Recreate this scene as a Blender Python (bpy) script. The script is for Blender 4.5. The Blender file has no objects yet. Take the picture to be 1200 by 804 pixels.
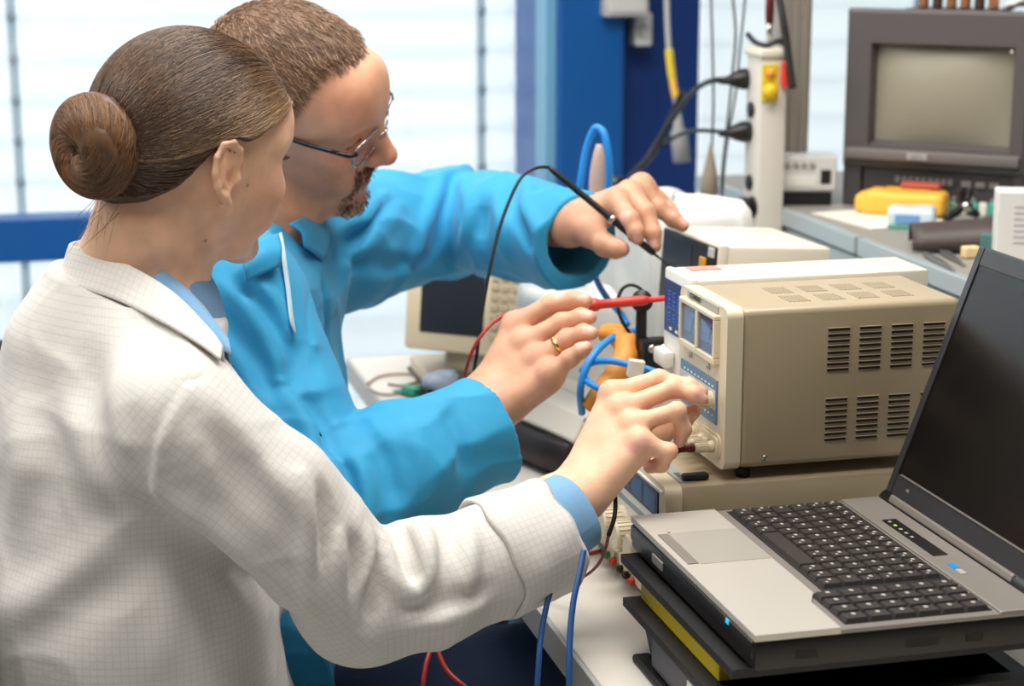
import bpy, math, random
import numpy as np
from mathutils import Vector, Matrix, Euler

# ------------------------------------------------------------------ camera, light, exposure
SC = bpy.context.scene
COL = SC.collection
FPX, PITCH, YAW, CAMZ = 2250.0, math.radians(12.7), math.radians(-14.5), 1.46
cam_data = bpy.data.cameras.new('camera')
cam = bpy.data.objects.new('camera', cam_data)
COL.objects.link(cam)
cam.location = (0, 0, CAMZ)
cam.rotation_euler = (math.pi / 2 - PITCH, 0, YAW)
cam_data.sensor_width = 36.0
cam_data.lens = 36.0 * FPX / 1200.0
cam_data.clip_start = 0.05
cam_data.dof.use_dof = True
cam_data.dof.focus_distance = 1.86
cam_data.dof.aperture_fstop = 5.6
SC.camera = cam
SC.view_settings.view_transform = 'Standard'
SC.view_settings.look = 'None'
SC.view_settings.gamma = 1.0
SC.view_settings.use_curve_mapping = False
SC.view_settings.exposure = 0.0
SC.cycles.use_denoising = True
SC.cycles.max_bounces = 8
SC.cycles.sample_clamp_indirect = 6.0

world = bpy.data.worlds.new('world')
SC.world = world
world.use_nodes = True
wbg = world.node_tree.nodes['Background']
wbg.inputs[0].default_value = (1.0, 0.93, 0.85, 1)
wbg.inputs[1].default_value = 0.12


def area(name, loc, target, sx, sy, power, color):
    ld = bpy.data.lights.new(name, 'AREA')
    ld.shape = 'RECTANGLE'
    ld.size, ld.size_y, ld.energy, ld.color = sx, sy, power, color
    o = bpy.data.objects.new(name, ld)
    COL.objects.link(o)
    o.location = loc
    d = Vector(target) - Vector(loc)
    o.rotation_euler = d.to_track_quat('-Z', 'Y').to_euler()
    return o


area('overhead_light', (0.6, 1.9, 2.75), (0.6, 1.9, 0), 1.5, 0.6, 40, (1.0, 0.96, 0.90))
area('overhead_light', (0.2, 3.0, 2.75), (0.2, 3.0, 0), 1.5, 0.6, 18, (1.0, 0.97, 0.92))
area('overhead_light', (-1.8, 2.1, 2.6), (0.3, 1.8, 0.9), 1.6, 1.2, 33, (1.0, 0.97, 0.92))  # added area lamp at left to light her back; no such fixture known
area('overhead_light', (0.1, 1.0, 2.75), (0.3, 1.6, 0.9), 1.5, 0.5, 21, (1.0, 0.95, 0.88))  # fill added above the camera to brighten the faces, not a known lamp
area('window_daylight', (0.6, 4.75, 1.4), (0.6, 3.9, 1.2), 4.6, 3.0, 80, (0.93, 0.98, 1.0))

# ------------------------------------------------------------------ camera geometry used to measure the place
_fw = np.array([-math.sin(YAW) * math.cos(PITCH), math.cos(YAW) * math.cos(PITCH), -math.sin(PITCH)])
_rt = np.array([math.cos(YAW), math.sin(YAW), 0.0])
_up = np.cross(_rt, _fw)
_C = np.array([0, 0, CAMZ])


def ray(x, y):
    return _fw + _rt * (x - 600) / FPX + _up * (402 - y) / FPX


def P(x, y, d):
    return _C + ray(x, y) * d


def on_z(x, y, z):
    r = ray(x, y)
    return _C + r * (z - CAMZ) / r[2]


def on_x(x, y, X):
    r = ray(x, y)
    return _C + r * X / r[0]


def on_y(x, y, Y):
    r = ray(x, y)
    return _C + r * Y / r[1]


def proj(p):
    v = np.asarray(p) - _C
    d = v @ _fw
    return (600 + FPX * (v @ _rt) / d, 402 - FPX * (v @ _up) / d, d)


# ------------------------------------------------------------------ materials
def new_mat(name):
    m = bpy.data.materials.new(name)
    m.use_nodes = True
    nt = m.node_tree
    return m, nt, nt.nodes['Principled BSDF']


def lin(c):
    return tuple((v / 12.92 if v <= 0.04045 else ((v + 0.055) / 1.055) ** 2.4) for v in c)


def rgb(r, g, b):
    return lin((r / 255, g / 255, b / 255)) + (1.0,)


def mat(name, col, rough=0.5, metal=0.0, bump=0.0, bscale=300.0, var=0.0, vscale=6.0, spec=0.5, coat=0.0, trans=0.0):
    m, nt, b = new_mat(name)
    b.inputs['Base Color'].default_value = col
    b.inputs['Roughness'].default_value = rough
    b.inputs['Metallic'].default_value = metal
    b.inputs['Specular IOR Level'].default_value = spec
    b.inputs['Coat Weight'].default_value = coat
    b.inputs['Transmission Weight'].default_value = trans
    tc = nt.nodes.new('ShaderNodeTexCoord')
    if var:
        n = nt.nodes.new('ShaderNodeTexNoise')
        n.inputs['Scale'].default_value = vscale
        n.inputs['Detail'].default_value = 5
        nt.links.new(tc.outputs['Object'], n.inputs['Vector'])
        mx = nt.nodes.new('ShaderNodeMix')
        mx.data_type = 'RGBA'
        mx.inputs[6].default_value = tuple(max(0, c * (1 - var)) for c in col[:3]) + (1,)
        mx.inputs[7].default_value = tuple(min(1, c * (1 + var)) for c in col[:3]) + (1,)
        nt.links.new(n.outputs['Fac'], mx.inputs[0])
        nt.links.new(mx.outputs[2], b.inputs['Base Color'])
    if bump:
        n = nt.nodes.new('ShaderNodeTexNoise')
        n.inputs['Scale'].default_value = bscale
        n.inputs['Detail'].default_value = 3
        nt.links.new(tc.outputs['Object'], n.inputs['Vector'])
        bp = nt.nodes.new('ShaderNodeBump')
        bp.inputs['Strength'].default_value = bump
        bp.inputs['Distance'].default_value = 0.001
        nt.links.new(n.outputs['Fac'], bp.inputs['Height'])
        nt.links.new(bp.outputs['Normal'], b.inputs['Normal'])
    return m


def emit(name, col, strength):
    m, nt, b = new_mat(name)
    b.inputs['Base Color'].default_value = col
    b.inputs['Emission Color'].default_value = col
    b.inputs['Emission Strength'].default_value = strength
    return m


def pane_mat(name, tint=(1, 1, 1, 1), rough=0.02, fac=0.08):
    m, nt, b = new_mat(name)
    tr = nt.nodes.new('ShaderNodeBsdfTransparent')
    tr.inputs[0].default_value = tint
    gl = nt.nodes.new('ShaderNodeBsdfGlossy')
    gl.inputs['Roughness'].default_value = rough
    mx = nt.nodes.new('ShaderNodeMixShader')
    mx.inputs[0].default_value = fac
    nt.links.new(tr.outputs[0], mx.inputs[1])
    nt.links.new(gl.outputs[0], mx.inputs[2])
    nt.links.new(mx.outputs[0], nt.nodes['Material Output'].inputs['Surface'])
    return m


# ------------------------------------------------------------------ objects and mesh helpers
def tag(o, label=None, cat=None, group=None, kind=None):
    if label:
        o['label'] = label
    if cat:
        o['category'] = cat
    if group:
        o['group'] = group
    if kind:
        o['kind'] = kind
    return o


def thing(name, label, cat, loc=(0, 0, 0), rot=(0, 0, 0), group=None):
    o = bpy.data.objects.new(name, None)
    o.empty_display_size = 0.05
    COL.objects.link(o)
    o.location = tuple(float(v) for v in loc)
    o.rotation_euler = rot
    return tag(o, label, cat, group)


class MB:
    """collects shapes (verts in the parent's space) and links them as ONE mesh object"""

    def __init__(self):
        self.v, self.f, self.mi = [], [], []
        self.n = 0
        self.smooth = []

    def add(self, verts, faces, mi=0, smooth=False):
        verts = np.asarray(verts, dtype=float)
        self.v.append(verts)
        for f in faces:
            self.f.append(tuple(i + self.n for i in f))
            self.mi.append(mi)
            self.smooth.append(smooth)
        self.n += len(verts)
        return self

    def box(self, lo, hi, bev=0.0, mi=0, M=None, seg=2):
        lo, hi = np.minimum(lo, hi), np.maximum(lo, hi)
        c, h = (lo + hi) / 2.0, (hi - lo) / 2.0
        if bev <= 0:
            vs = [(sx * h[0], sy * h[1], sz * h[2]) for sz in (-1, 1) for sy in (-1, 1) for sx in (-1, 1)]
            fs = [(0, 2, 3, 1), (4, 5, 7, 6), (0, 1, 5, 4), (2, 6, 7, 3), (0, 4, 6, 2), (1, 3, 7, 5)]
            vs = np.array(vs) + c
            sm = False
        else:
            import bmesh
            bm = bmesh.new()
            bmesh.ops.create_cube(bm, size=1.0)
            for v in bm.verts:
                v.co = Vector((v.co.x * 2 * h[0], v.co.y * 2 * h[1], v.co.z * 2 * h[2]))
            bev = min(bev, 0.98 * min(h))
            bmesh.ops.bevel(bm, geom=bm.edges[:] , offset=bev, segments=seg, affect='EDGES', profile=0.5)
            bm.verts.index_update()
            vs = np.array([v.co for v in bm.verts]) + c
            fs = [tuple(v.index for v in f.verts) for f in bm.faces]
            bm.free()
            sm = False
        if M is not None:
            vs = xf(M, vs)
        return self.add(vs, fs, mi, sm)

    def lathe(self, prof, n=24, M=None, mi=0, smooth=True, closed=True):
        """prof: list of (r, z) turned about Z"""
        vs, fs = [], []
        for r, z in prof:
            for k in range(n):
                a = 2 * math.pi * k / n
                vs.append((r * math.cos(a), r * math.sin(a), z))
        for i in range(len(prof) - 1):
            for k in range(n):
                k2 = (k + 1) % n
                fs.append((i * n + k, i * n + k2, (i + 1) * n + k2, (i + 1) * n + k))
        if closed:
            fs.append(tuple(range(n - 1, -1, -1)))
            fs.append(tuple((len(prof) - 1) * n + k for k in range(n)))
        vs = np.array(vs)
        if M is not None:
            vs = xf(M, vs)
        return self.add(vs, fs, mi, smooth)

    def tube(self, pts, r, n=10, mi=0, smooth=True, res=0):
        pts = np.asarray(pts, dtype=float)
        if res:
            pts, tt = spline(pts, res)
            if np.ndim(r):
                r = np.interp(tt, np.linspace(0, 1, len(r)), r)
        m = len(pts)
        r = np.full(m, r) if np.ndim(r) == 0 else np.asarray(r, dtype=float)
        T = np.gradient(pts, axis=0)
        T /= np.linalg.norm(T, axis=1)[:, None] + 1e-12
        a = np.array([0, 0, 1.0]) if abs(T[0, 2]) < 0.9 else np.array([1.0, 0, 0])
        N = np.cross(T[0], a)
        N /= np.linalg.norm(N)
        vs, fs = [], []
        for i in range(m):
            N = N - T[i] * (N @ T[i])
            N /= np.linalg.norm(N) + 1e-12
            B = np.cross(T[i], N)
            for k in range(n):
                an = 2 * math.pi * k / n
                vs.append(pts[i] + r[i] * (math.cos(an) * N + math.sin(an) * B))
        for i in range(m - 1):
            for k in range(n):
                k2 = (k + 1) % n
                fs.append((i * n + k, i * n + k2, (i + 1) * n + k2, (i + 1) * n + k))
        fs.append(tuple(range(n - 1, -1, -1)))
        fs.append(tuple((m - 1) * n + k for k in range(n)))
        return self.add(vs, fs, mi, smooth)

    def prism(self, poly, lo, hi, axis=2, mi=0, M=None):
        """polygon in the plane of the two other axes, extruded along axis"""
        n = len(poly)
        vs = []
        for h in (lo, hi):
            for a, b in poly:
                vs.append({0: (h, a, b), 1: (a, h, b), 2: (a, b, h)}[axis])
        fs = [tuple(range(n - 1, -1, -1)), tuple(range(n, 2 * n))]
        fs += [(i, (i + 1) % n, n + (i + 1) % n, n + i) for i in range(n)]
        vs = np.array(vs, dtype=float)
        if M is not None:
            vs = xf(M, vs)
        return self.add(vs, fs, mi)

    def quad(self, a, b, c, d, mi=0):
        return self.add([a, b, c, d], [(0, 1, 2, 3)], mi)

    def sphere(self, c, r, n=16, mi=0, M=None):
        prof = [(max(1e-5, math.sin(math.pi * i / n)), -math.cos(math.pi * i / n)) for i in range(n + 1)]
        r = np.array(r if np.ndim(r) else (r, r, r), dtype=float)
        b = MB()
        b.lathe(prof, n * 2 if n < 12 else 24)
        vs = b.v[0] * r + np.asarray(c, dtype=float)
        if M is not None:
            vs = xf(M, vs)
        return self.add(vs, b.f, mi, True)

    def build(self, name, mats, parent=None, sharp=None, recalc=True):
        me = bpy.data.meshes.new(name)
        V = np.concatenate(self.v) if self.v else np.zeros((0, 3))
        me.from_pydata(V.tolist(), [], self.f)
        mats = mats if isinstance(mats, (list, tuple)) else [mats]
        for m in mats:
            me.materials.append(m)
        me.polygons.foreach_set('material_index', self.mi)
        me.polygons.foreach_set('use_smooth', self.smooth)
        if recalc:
            import bmesh
            bm = bmesh.new()
            bm.from_mesh(me)
            bmesh.ops.recalc_face_normals(bm, faces=bm.faces[:])
            bm.to_mesh(me)
            bm.free()
        me.update()
        if sharp is not None:
            me.polygons.foreach_set('use_smooth', [True] * len(me.polygons))
            me.set_sharp_from_angle(angle=math.radians(sharp))
        o = bpy.data.objects.new(name, me)
        COL.objects.link(o)
        if parent is not None:
            o.parent = parent
        return o


def xf(M, vs):
    vs = np.asarray(vs, dtype=float)
    A = np.array(M)
    return vs @ A[:3, :3].T + A[:3, 3]


def TR(loc=(0, 0, 0), rot=(0, 0, 0)):
    return np.array(Matrix.Translation(Vector([float(v) for v in loc])) @ Euler(rot).to_matrix().to_4x4())


def frame_to(origin, zdir, xhint=(0, 0, 1)):
    z = np.asarray(zdir, float)
    z = z / np.linalg.norm(z)
    x = np.asarray(xhint, float)
    x = x - z * (x @ z)
    x /= np.linalg.norm(x)
    y = np.cross(z, x)
    M = np.eye(4)
    M[:3, 0], M[:3, 1], M[:3, 2], M[:3, 3] = x, y, z, origin
    return M


def spline(pts, res):
    """Catmull-Rom through pts"""
    pts = np.asarray(pts, dtype=float)
    n = len(pts)
    if n < 3:
        t = np.linspace(0, 1, res + 1)
        return pts[0] + (pts[-1] - pts[0]) * t[:, None], t
    ext = np.vstack([2 * pts[0] - pts[1], pts, 2 * pts[-1] - pts[-2]])
    out, tt = [], []
    for i in range(n - 1):
        p0, p1, p2, p3 = ext[i:i + 4]
        for k in range(res):
            t = k / res
            out.append(0.5 * ((2 * p1) + (-p0 + p2) * t + (2 * p0 - 5 * p1 + 4 * p2 - p3) * t * t
                              + (-p0 + 3 * p1 - 3 * p2 + p3) * t ** 3))
            tt.append((i + t) / (n - 1))
    out.append(pts[-1])
    tt.append(1.0)
    return np.array(out), np.array(tt)


def text_mesh(body, size, mtl, name, parent, M, extrude=0.0002):
    cu = bpy.data.curves.new(name, 'FONT')
    cu.body = body
    cu.size = size
    cu.extrude = extrude
    cu.align_x = 'CENTER'
    cu.align_y = 'CENTER'
    tmp = bpy.data.objects.new('tmp', cu)
    COL.objects.link(tmp)
    dg = bpy.context.evaluated_depsgraph_get()
    me = bpy.data.meshes.new_from_object(tmp.evaluated_get(dg))
    bpy.data.objects.remove(tmp)
    bpy.data.curves.remove(cu)
    me.transform(Matrix(np.array(M).tolist()))
    me.materials.clear()
    me.materials.append(mtl)
    o = bpy.data.objects.new(name, me)
    COL.objects.link(o)
    o.parent = parent
    return o
# ------------------------------------------------------------------ implicit surfaces: bodies and clothes are grown from these
F4 = np.float32


def A3(v):
    return np.asarray(v, dtype=F4)


def s_cap(a, b, ra, rb=None):
    a, b = A3(a), A3(b)
    rb = ra if rb is None else rb
    ab = b - a
    L = float(ab @ ab) + 1e-12

    def f(p):
        q = p - a
        t = np.clip(q @ ab / L, 0, 1)
        e = q - t[:, None] * ab
        return np.sqrt((e * e).sum(1)) - (ra + (rb - ra) * t)
    return f


def s_ell(c, r, R=None):
    c, r = A3(c), A3(r)
    Rm = None if R is None else A3(R)

    def f(p):
        q = p - c
        if Rm is not None:
            q = q @ Rm
        k0 = np.sqrt(((q / r) ** 2).sum(1))
        k1 = np.sqrt(((q / (r * r)) ** 2).sum(1)) + 1e-9
        return k0 * (k0 - 1) / k1
    return f


def s_box(c, h, r, R=None):
    c, h = A3(c), A3(h)
    Rm = None if R is None else A3(R)

    def f(p):
        q = p - c
        if Rm is not None:
            q = q @ Rm
        q = np.abs(q) - (h - r)
        return np.sqrt((np.maximum(q, 0) ** 2).sum(1)) + np.minimum(q.max(1), 0) - r
    return f


def s_chain(pts, rs, k=0.0):
    fs = [s_cap(pts[i], pts[i + 1], rs[i], rs[i + 1]) for i in range(len(pts) - 1)]

    def f(p):
        d = fs[0](p)
        for g in fs[1:]:
            d = smin(d, g(p), k) if k else np.minimum(d, g(p))
        return d
    return f


def s_ellchain(pts, ru, rv, us):
    """generalised cylinder with elliptical sections: us = direction of the ru axis at each point"""
    pts, us = A3(pts), A3(us)
    segs = []
    for i in range(len(pts) - 1):
        segs.append((pts[i], pts[i + 1] - pts[i], ru[i], ru[i + 1], rv[i], rv[i + 1], us[i], us[i + 1]))

    def f(p):
        best = None
        for a, ab, u0, u1, v0, v1, e0, e1 in segs:
            q = p - a
            t = np.clip(q @ ab / float(ab @ ab), 0, 1)
            e = q - t[:, None] * ab
            U = e0 + (e1 - e0) * t[:, None]
            T = ab / np.sqrt(float(ab @ ab))
            U = U - (U @ T)[:, None] * T
            U = U / np.sqrt((U * U).sum(1))[:, None]
            V = np.cross(np.broadcast_to(T, U.shape), U)
            x, y, z = (e * U).sum(1), (e * V).sum(1), e @ T
            a_, b_ = u0 + (u1 - u0) * t, v0 + (v1 - v0) * t
            c_ = np.minimum(a_, b_)
            k0 = np.sqrt((x / a_) ** 2 + (y / b_) ** 2 + (z / c_) ** 2)
            k1 = np.sqrt((x / a_ ** 2) ** 2 + (y / b_ ** 2) ** 2 + (z / c_ ** 2) ** 2) + 1e-9
            d = k0 * (k0 - 1) / k1
            best = d if best is None else smin(best, d, 0.012)
        return best
    return f


def smin(a, b, k):
    h = np.maximum(k - np.abs(a - b), 0) / k
    return np.minimum(a, b) - h * h * k * 0.25


def smax(a, b, k):
    return -smin(-a, -b, k)


def U(*items):
    """items: sdf or (sdf, k): smooth union in order"""
    def f(p):
        d = None
        for it in items:
            g, k = it if isinstance(it, tuple) else (it, 0.0)
            e = g(p)
            d = e if d is None else (smin(d, e, k) if k else np.minimum(d, e))
        return d
    return f


def sub(f, g, k=0.004):
    return lambda p: smax(f(p), -g(p), k)


def offset(f, r):
    return lambda p: f(p) - r


def local(f, M):
    """f is defined in local space; M (4x4, rigid) places it"""
    R = A3(M[:3, :3])
    t = A3(M[:3, 3])
    return lambda p: f((p - t) @ R)


def wobble(p, s, seed=0):
    """cheap smooth noise in about -1..1"""
    rg = np.random.RandomState(seed)
    out = 0
    q = p * s
    for i in range(4):
        A = rg.normal(size=(3, 3)).astype(F4)
        ph = rg.uniform(0, 6, 3).astype(F4)
        out = out + np.sin(q @ A[0] + ph[0] + 1.3 * np.sin(q @ A[1] * 0.7 + ph[1])) / 4
    return out


def crease(p, s, seed=0):
    """thin raised creases, 0..1"""
    return np.clip(1 - np.abs(wobble(p, s, seed)) * 3.2, 0, 1) ** 2


def folds(f, lines, k=1.0):
    """lines: (polyline 3D, width, amp, [taper]); amp > 0 raises a ridge, < 0 sinks a groove"""
    data = []
    for L in lines:
        pts, w, amp = L[:3]
        pts, t = spline(pts, 5)
        am = amp * np.sin(np.pi * np.clip(t * 0.9 + 0.05, 0, 1)) ** 0.7
        if np.ndim(w) == 0:
            w = np.full(len(pts), w)
        else:
            w = np.interp(t, np.linspace(0, 1, len(w)), w)
        lo, hi = pts.min(0) - 2.6 * w.max(), pts.max(0) + 2.6 * w.max()
        data.append((A3(pts), A3(w), A3(am), A3(lo), A3(hi)))

    def g(p):
        d = f(p)
        for pts, w, am, lo, hi in data:
            m = np.all((p > lo) & (p < hi), axis=1)
            if not m.any():
                continue
            q = p[m]
            best_d = np.full(len(q), 9e9, F4)
            best_w = np.ones(len(q), F4)
            best_a = np.zeros(len(q), F4)
            for i in range(len(pts) - 1):
                ab = pts[i + 1] - pts[i]
                t = np.clip((q - pts[i]) @ ab / (float(ab @ ab) + 1e-12), 0, 1)
                e = q - pts[i] - t[:, None] * ab
                dd = np.sqrt((e * e).sum(1))
                c = dd < best_d
                best_d = np.where(c, dd, best_d)
                best_w = np.where(c, w[i] + (w[i + 1] - w[i]) * t, best_w)
                best_a = np.where(c, am[i] + (am[i + 1] - am[i]) * t, best_a)
            d[m] -= best_a * np.exp(-(best_d / best_w) ** 2)
        return d
    return g


def trace(f, x, y, d0=1.2, d1=3.6):
    """first point of the surface f along the line of sight through (x, y)"""
    r = ray(x, y)
    d = d0
    for _ in range(90):
        p = (_C + r * d)
        s = float(f(p[None].astype(F4))[0])
        if s < 0.0008:
            return p
        d += s * 0.7
        if d > d1:
            break
    return None


def traced(f, pix, d0=1.2, d1=3.6):
    out = [trace(f, x, y, d0, d1) for x, y in pix]
    return np.array([q for q in out if q is not None])


def grow(f, lo, hi, h, levels=4, slack=1.5, smooth=1):
    """surface nets on a sparse grid -> verts, quads"""
    lo = np.asarray(lo, float)
    S = h * 2 ** levels
    n = np.ceil((np.asarray(hi, float) - lo) / S).astype(int)
    g = np.stack(np.meshgrid(*[np.arange(k) for k in n], indexing='ij'), -1).reshape(-1, 3)
    size = S

    def ev(p):
        out = np.empty(len(p), F4)
        for i in range(0, len(p), 200000):
            out[i:i + 200000] = f(p[i:i + 200000].astype(F4))
        return out
    off8 = np.array([(i, j, k) for i in (0, 1) for j in (0, 1) for k in (0, 1)])
    for L in range(levels + 1):
        c = lo + (g + 0.5) * size
        d = ev(c)
        g = g[np.abs(d) < size * 0.87 * slack]
        if L < levels:
            g = (g[:, None, :] * 2 + off8[None]).reshape(-1, 3)
            size /= 2
    N = int(max(n) * 2 ** levels + 3)

    def key(a):
        return (a[..., 0] * N + a[..., 1]) * N + a[..., 2]
    ck = key(g[:, None, :] + off8[None])
    uk, inv = np.unique(ck.reshape(-1), return_inverse=True)
    uc = np.stack([uk // (N * N), (uk // N) % N, uk % N], -1)
    val = ev(lo + uc * h)
    cv = val[inv].reshape(-1, 8)
    sgn = cv < 0
    act = sgn.any(1) & ~sgn.all(1)
    g, cv = g[act], cv[act]
    edges = [(0, 4), (1, 5), (2, 6), (3, 7), (0, 2), (1, 3), (4, 6), (5, 7), (0, 1), (2, 3), (4, 5), (6, 7)]
    acc = np.zeros((len(g), 3))
    cnt = np.zeros(len(g))
    for a, b in edges:
        va, vb = cv[:, a], cv[:, b]
        m = (va < 0) != (vb < 0)
        t = np.where(m, va / np.where(m, va - vb, 1), 0)
        acc += np.where(m[:, None], off8[a] + (off8[b] - off8[a]) * t[:, None], 0)
        cnt += m
    V = lo + (g + acc / cnt[:, None]) * h
    gk = key(g)
    order = np.argsort(gk)
    gks = gk[order]

    def find(k):
        i = np.searchsorted(gks, k)
        i = np.clip(i, 0, len(gks) - 1)
        return np.where(gks[i] == k, order[i], -1)
    quads = []
    ax = np.eye(3, dtype=int)
    for a in range(3):
        b, c = (a + 1) % 3, (a + 2) % 3
        # edges starting at corner 0 of each active cell... use unique corners of active cells
        j = np.searchsorted(uk, key(uc + ax[a]))
        j = np.clip(j, 0, len(uk) - 1)
        ok = uk[j] == key(uc + ax[a])
        va, vb = val, val[j]
        m = ok & ((va < 0) != (vb < 0)) & (uc[:, b] > 0) & (uc[:, c] > 0)
        q = uc[m]
        s = va[m] < 0
        i0, i1, i2, i3 = find(key(q)), find(key(q - ax[b])), find(key(q - ax[b] - ax[c])), find(key(q - ax[c]))
        Q = np.stack([i0, i1, i2, i3], -1)
        good = (Q >= 0).all(1)
        Q, s = Q[good], s[good]
        Q[s] = Q[s]
        Q[~s] = Q[~s][:, ::-1]
        quads.append(Q)
    Q = np.concatenate(quads)
    for _ in range(smooth):
        acc = np.zeros_like(V)
        cnt = np.zeros(len(V))
        for a in range(4):
            i, j = Q[:, a], Q[:, (a + 1) % 4]
            for k in range(3):
                acc[:, k] += np.bincount(i, V[j, k], len(V))
                acc[:, k] += np.bincount(j, V[i, k], len(V))
            cnt += np.bincount(i, minlength=len(V)) + np.bincount(j, minlength=len(V))
        V = 0.45 * V + 0.55 * acc / np.maximum(cnt, 1)[:, None]
    return V, Q


def keep_largest(V, Q):
    n = len(V)
    lab = np.arange(n)
    E = np.concatenate([Q[:, [0, 1]], Q[:, [1, 2]], Q[:, [2, 3]], Q[:, [3, 0]]])
    for _ in range(400):
        m = np.minimum(lab[E[:, 0]], lab[E[:, 1]])
        new = lab.copy()
        np.minimum.at(new, E[:, 0], m)
        np.minimum.at(new, E[:, 1], m)
        new = new[new]
        if (new == lab).all():
            break
        lab = new
    u, c = np.unique(lab, return_counts=True)
    keep = lab == u[c.argmax()]
    idx = np.cumsum(keep) - 1
    return V[keep], idx[Q[keep[Q[:, 0]]]]


def mesh_of(name, V, Q, m, parent=None, color=None, uv=None, k=4):
    me = bpy.data.meshes.new(name)
    me.vertices.add(len(V))
    me.vertices.foreach_set('co', np.asarray(V, F4).ravel())
    me.loops.add(len(Q) * k)
    me.loops.foreach_set('vertex_index', np.asarray(Q, np.int32).ravel())
    me.polygons.add(len(Q))
    me.polygons.foreach_set('loop_start', np.arange(0, len(Q) * k, k, dtype=np.int32))
    me.update(calc_edges=True)
    me.validate()
    me.polygons.foreach_set('use_smooth', np.ones(len(me.polygons), bool))
    if color is not None:
        at = me.color_attributes.new('Col', 'FLOAT_COLOR', 'POINT')
        c4 = np.ones((len(V), 4), F4)
        c4[:, :3] = color
        at.data.foreach_set('color', c4.ravel())
    if uv is not None:
        at = me.attributes.new('cloth', 'FLOAT_VECTOR', 'POINT')
        c3 = np.zeros((len(V), 3), F4)
        c3[:, :2] = uv
        at.data.foreach_set('vector', c3.ravel())
    me.materials.append(m)
    o = bpy.data.objects.new(name, me)
    COL.objects.link(o)
    if parent is not None:
        o.parent = parent
        o.matrix_parent_inverse = Matrix.Translation(-parent.location)
    return o


def grad(f, p, e=0.0008):
    g = np.empty_like(p)
    for a in range(3):
        dv = np.zeros(3, F4)
        dv[a] = e
        g[:, a] = f(p + dv) - f(p - dv)
    return g / (np.sqrt((g * g).sum(1))[:, None] + 1e-9)


def strands(name, paths, rad, colors, m, parent):
    """paths (n, k, 3): hair strands as thin three-sided tubes in ONE mesh; colors (n, 3)"""
    n, k, _ = paths.shape
    T = np.gradient(paths, axis=1)
    T /= np.linalg.norm(T, axis=2)[..., None] + 1e-9
    a = np.array([0.31, 0.2, 0.93])
    N = np.cross(T, a)
    N /= np.linalg.norm(N, axis=2)[..., None] + 1e-9
    B = np.cross(T, N)
    tt = np.linspace(0, 1, k)
    rr = rad * (1 - 0.75 * np.maximum(0, (tt - 0.6) / 0.4) ** 1.5)
    rings = [paths + (math.cos(an) * N + math.sin(an) * B) * rr[None, :, None] for an in (0, 2.094, 4.189)]
    V = np.stack(rings, 2).reshape(-1, 3)            # (n, k, 3sides)
    idx = np.arange(n * k * 3).reshape(n, k, 3)
    Q = []
    for s in range(3):
        s2 = (s + 1) % 3
        Q.append(np.stack([idx[:, :-1, s], idx[:, :-1, s2], idx[:, 1:, s2], idx[:, 1:, s]], -1).reshape(-1, 4))
    col = np.repeat(colors, k * 3, axis=0)
    return mesh_of(name, V, np.concatenate(Q), m, parent, color=col)
# ------------------------------------------------------------------ people
def unit(v):
    v = np.asarray(v, float)
    return v / np.linalg.norm(v)


def head_frame(center, fwd, left_hint):
    f = unit(fwd)
    l = np.asarray(left_hint, float)
    l = unit(l - f * (l @ f))
    u = np.cross(f, l)
    M = np.eye(4)
    M[:3, 0], M[:3, 1], M[:3, 2], M[:3, 3] = f, l, u, center
    return M


def ear(side, s, y0):

    def q(x, z, o=0.0):
        x, z = x * 1.1, z * 1.1 - .004
        return (x * s - 0.006 * s, side * (y0 + 0.009 * s - 0.10 * x * s + o), z * s)
    hel = [q(.008, .002, -.005), q(.0105, .012, -.002), q(.0065, .023), q(-.003, .0295), q(-.014, .026), q(-.0195, .013),
           q(-.0185, -.002), q(-.013, -.014), q(-.005, -.022)]
    f = U(s_chain(hel, [.0028 * s, .0031 * s, .0033 * s, .0034 * s, .0034 * s, .0033 * s, .0032 * s, .0034 * s, .004 * s], .003),
          (s_cap(q(-.002, -.022), q(.003, -.029), .0058 * s, .0052 * s), .004),
          (s_ell(q(-.004, .002, -.0025), (.0155 * s, .0030 * s, .026 * s)), .003),
          (s_chain([q(-.009, .019, -.001), q(-.0105, .006, 0), q(-.008, -.008, 0), q(.002, -.015, -.001)], [.003 * s] * 4, .002), .003),
          (s_ell(q(.0105, -.005, -.001), (.0042 * s, .0042 * s, .0065 * s)), .004),
          (s_ell(q(-.002, .0, -.012), (.013 * s, .009 * s, .02 * s)), .006))
    f = sub(f, s_ell(q(.002, -.003, .003), (.0066 * s, .0085 * s, .0098 * s)), .003)
    f = sub(f, s_cap(q(.003, .015, .0025), q(-.006, .0205, .0025), .0028 * s), .003)
    f = sub(f, s_cap(q(-.0145, .014, .0036), q(-.0125, -.006, .0036), .0016 * s), .0025)
    return f


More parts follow.
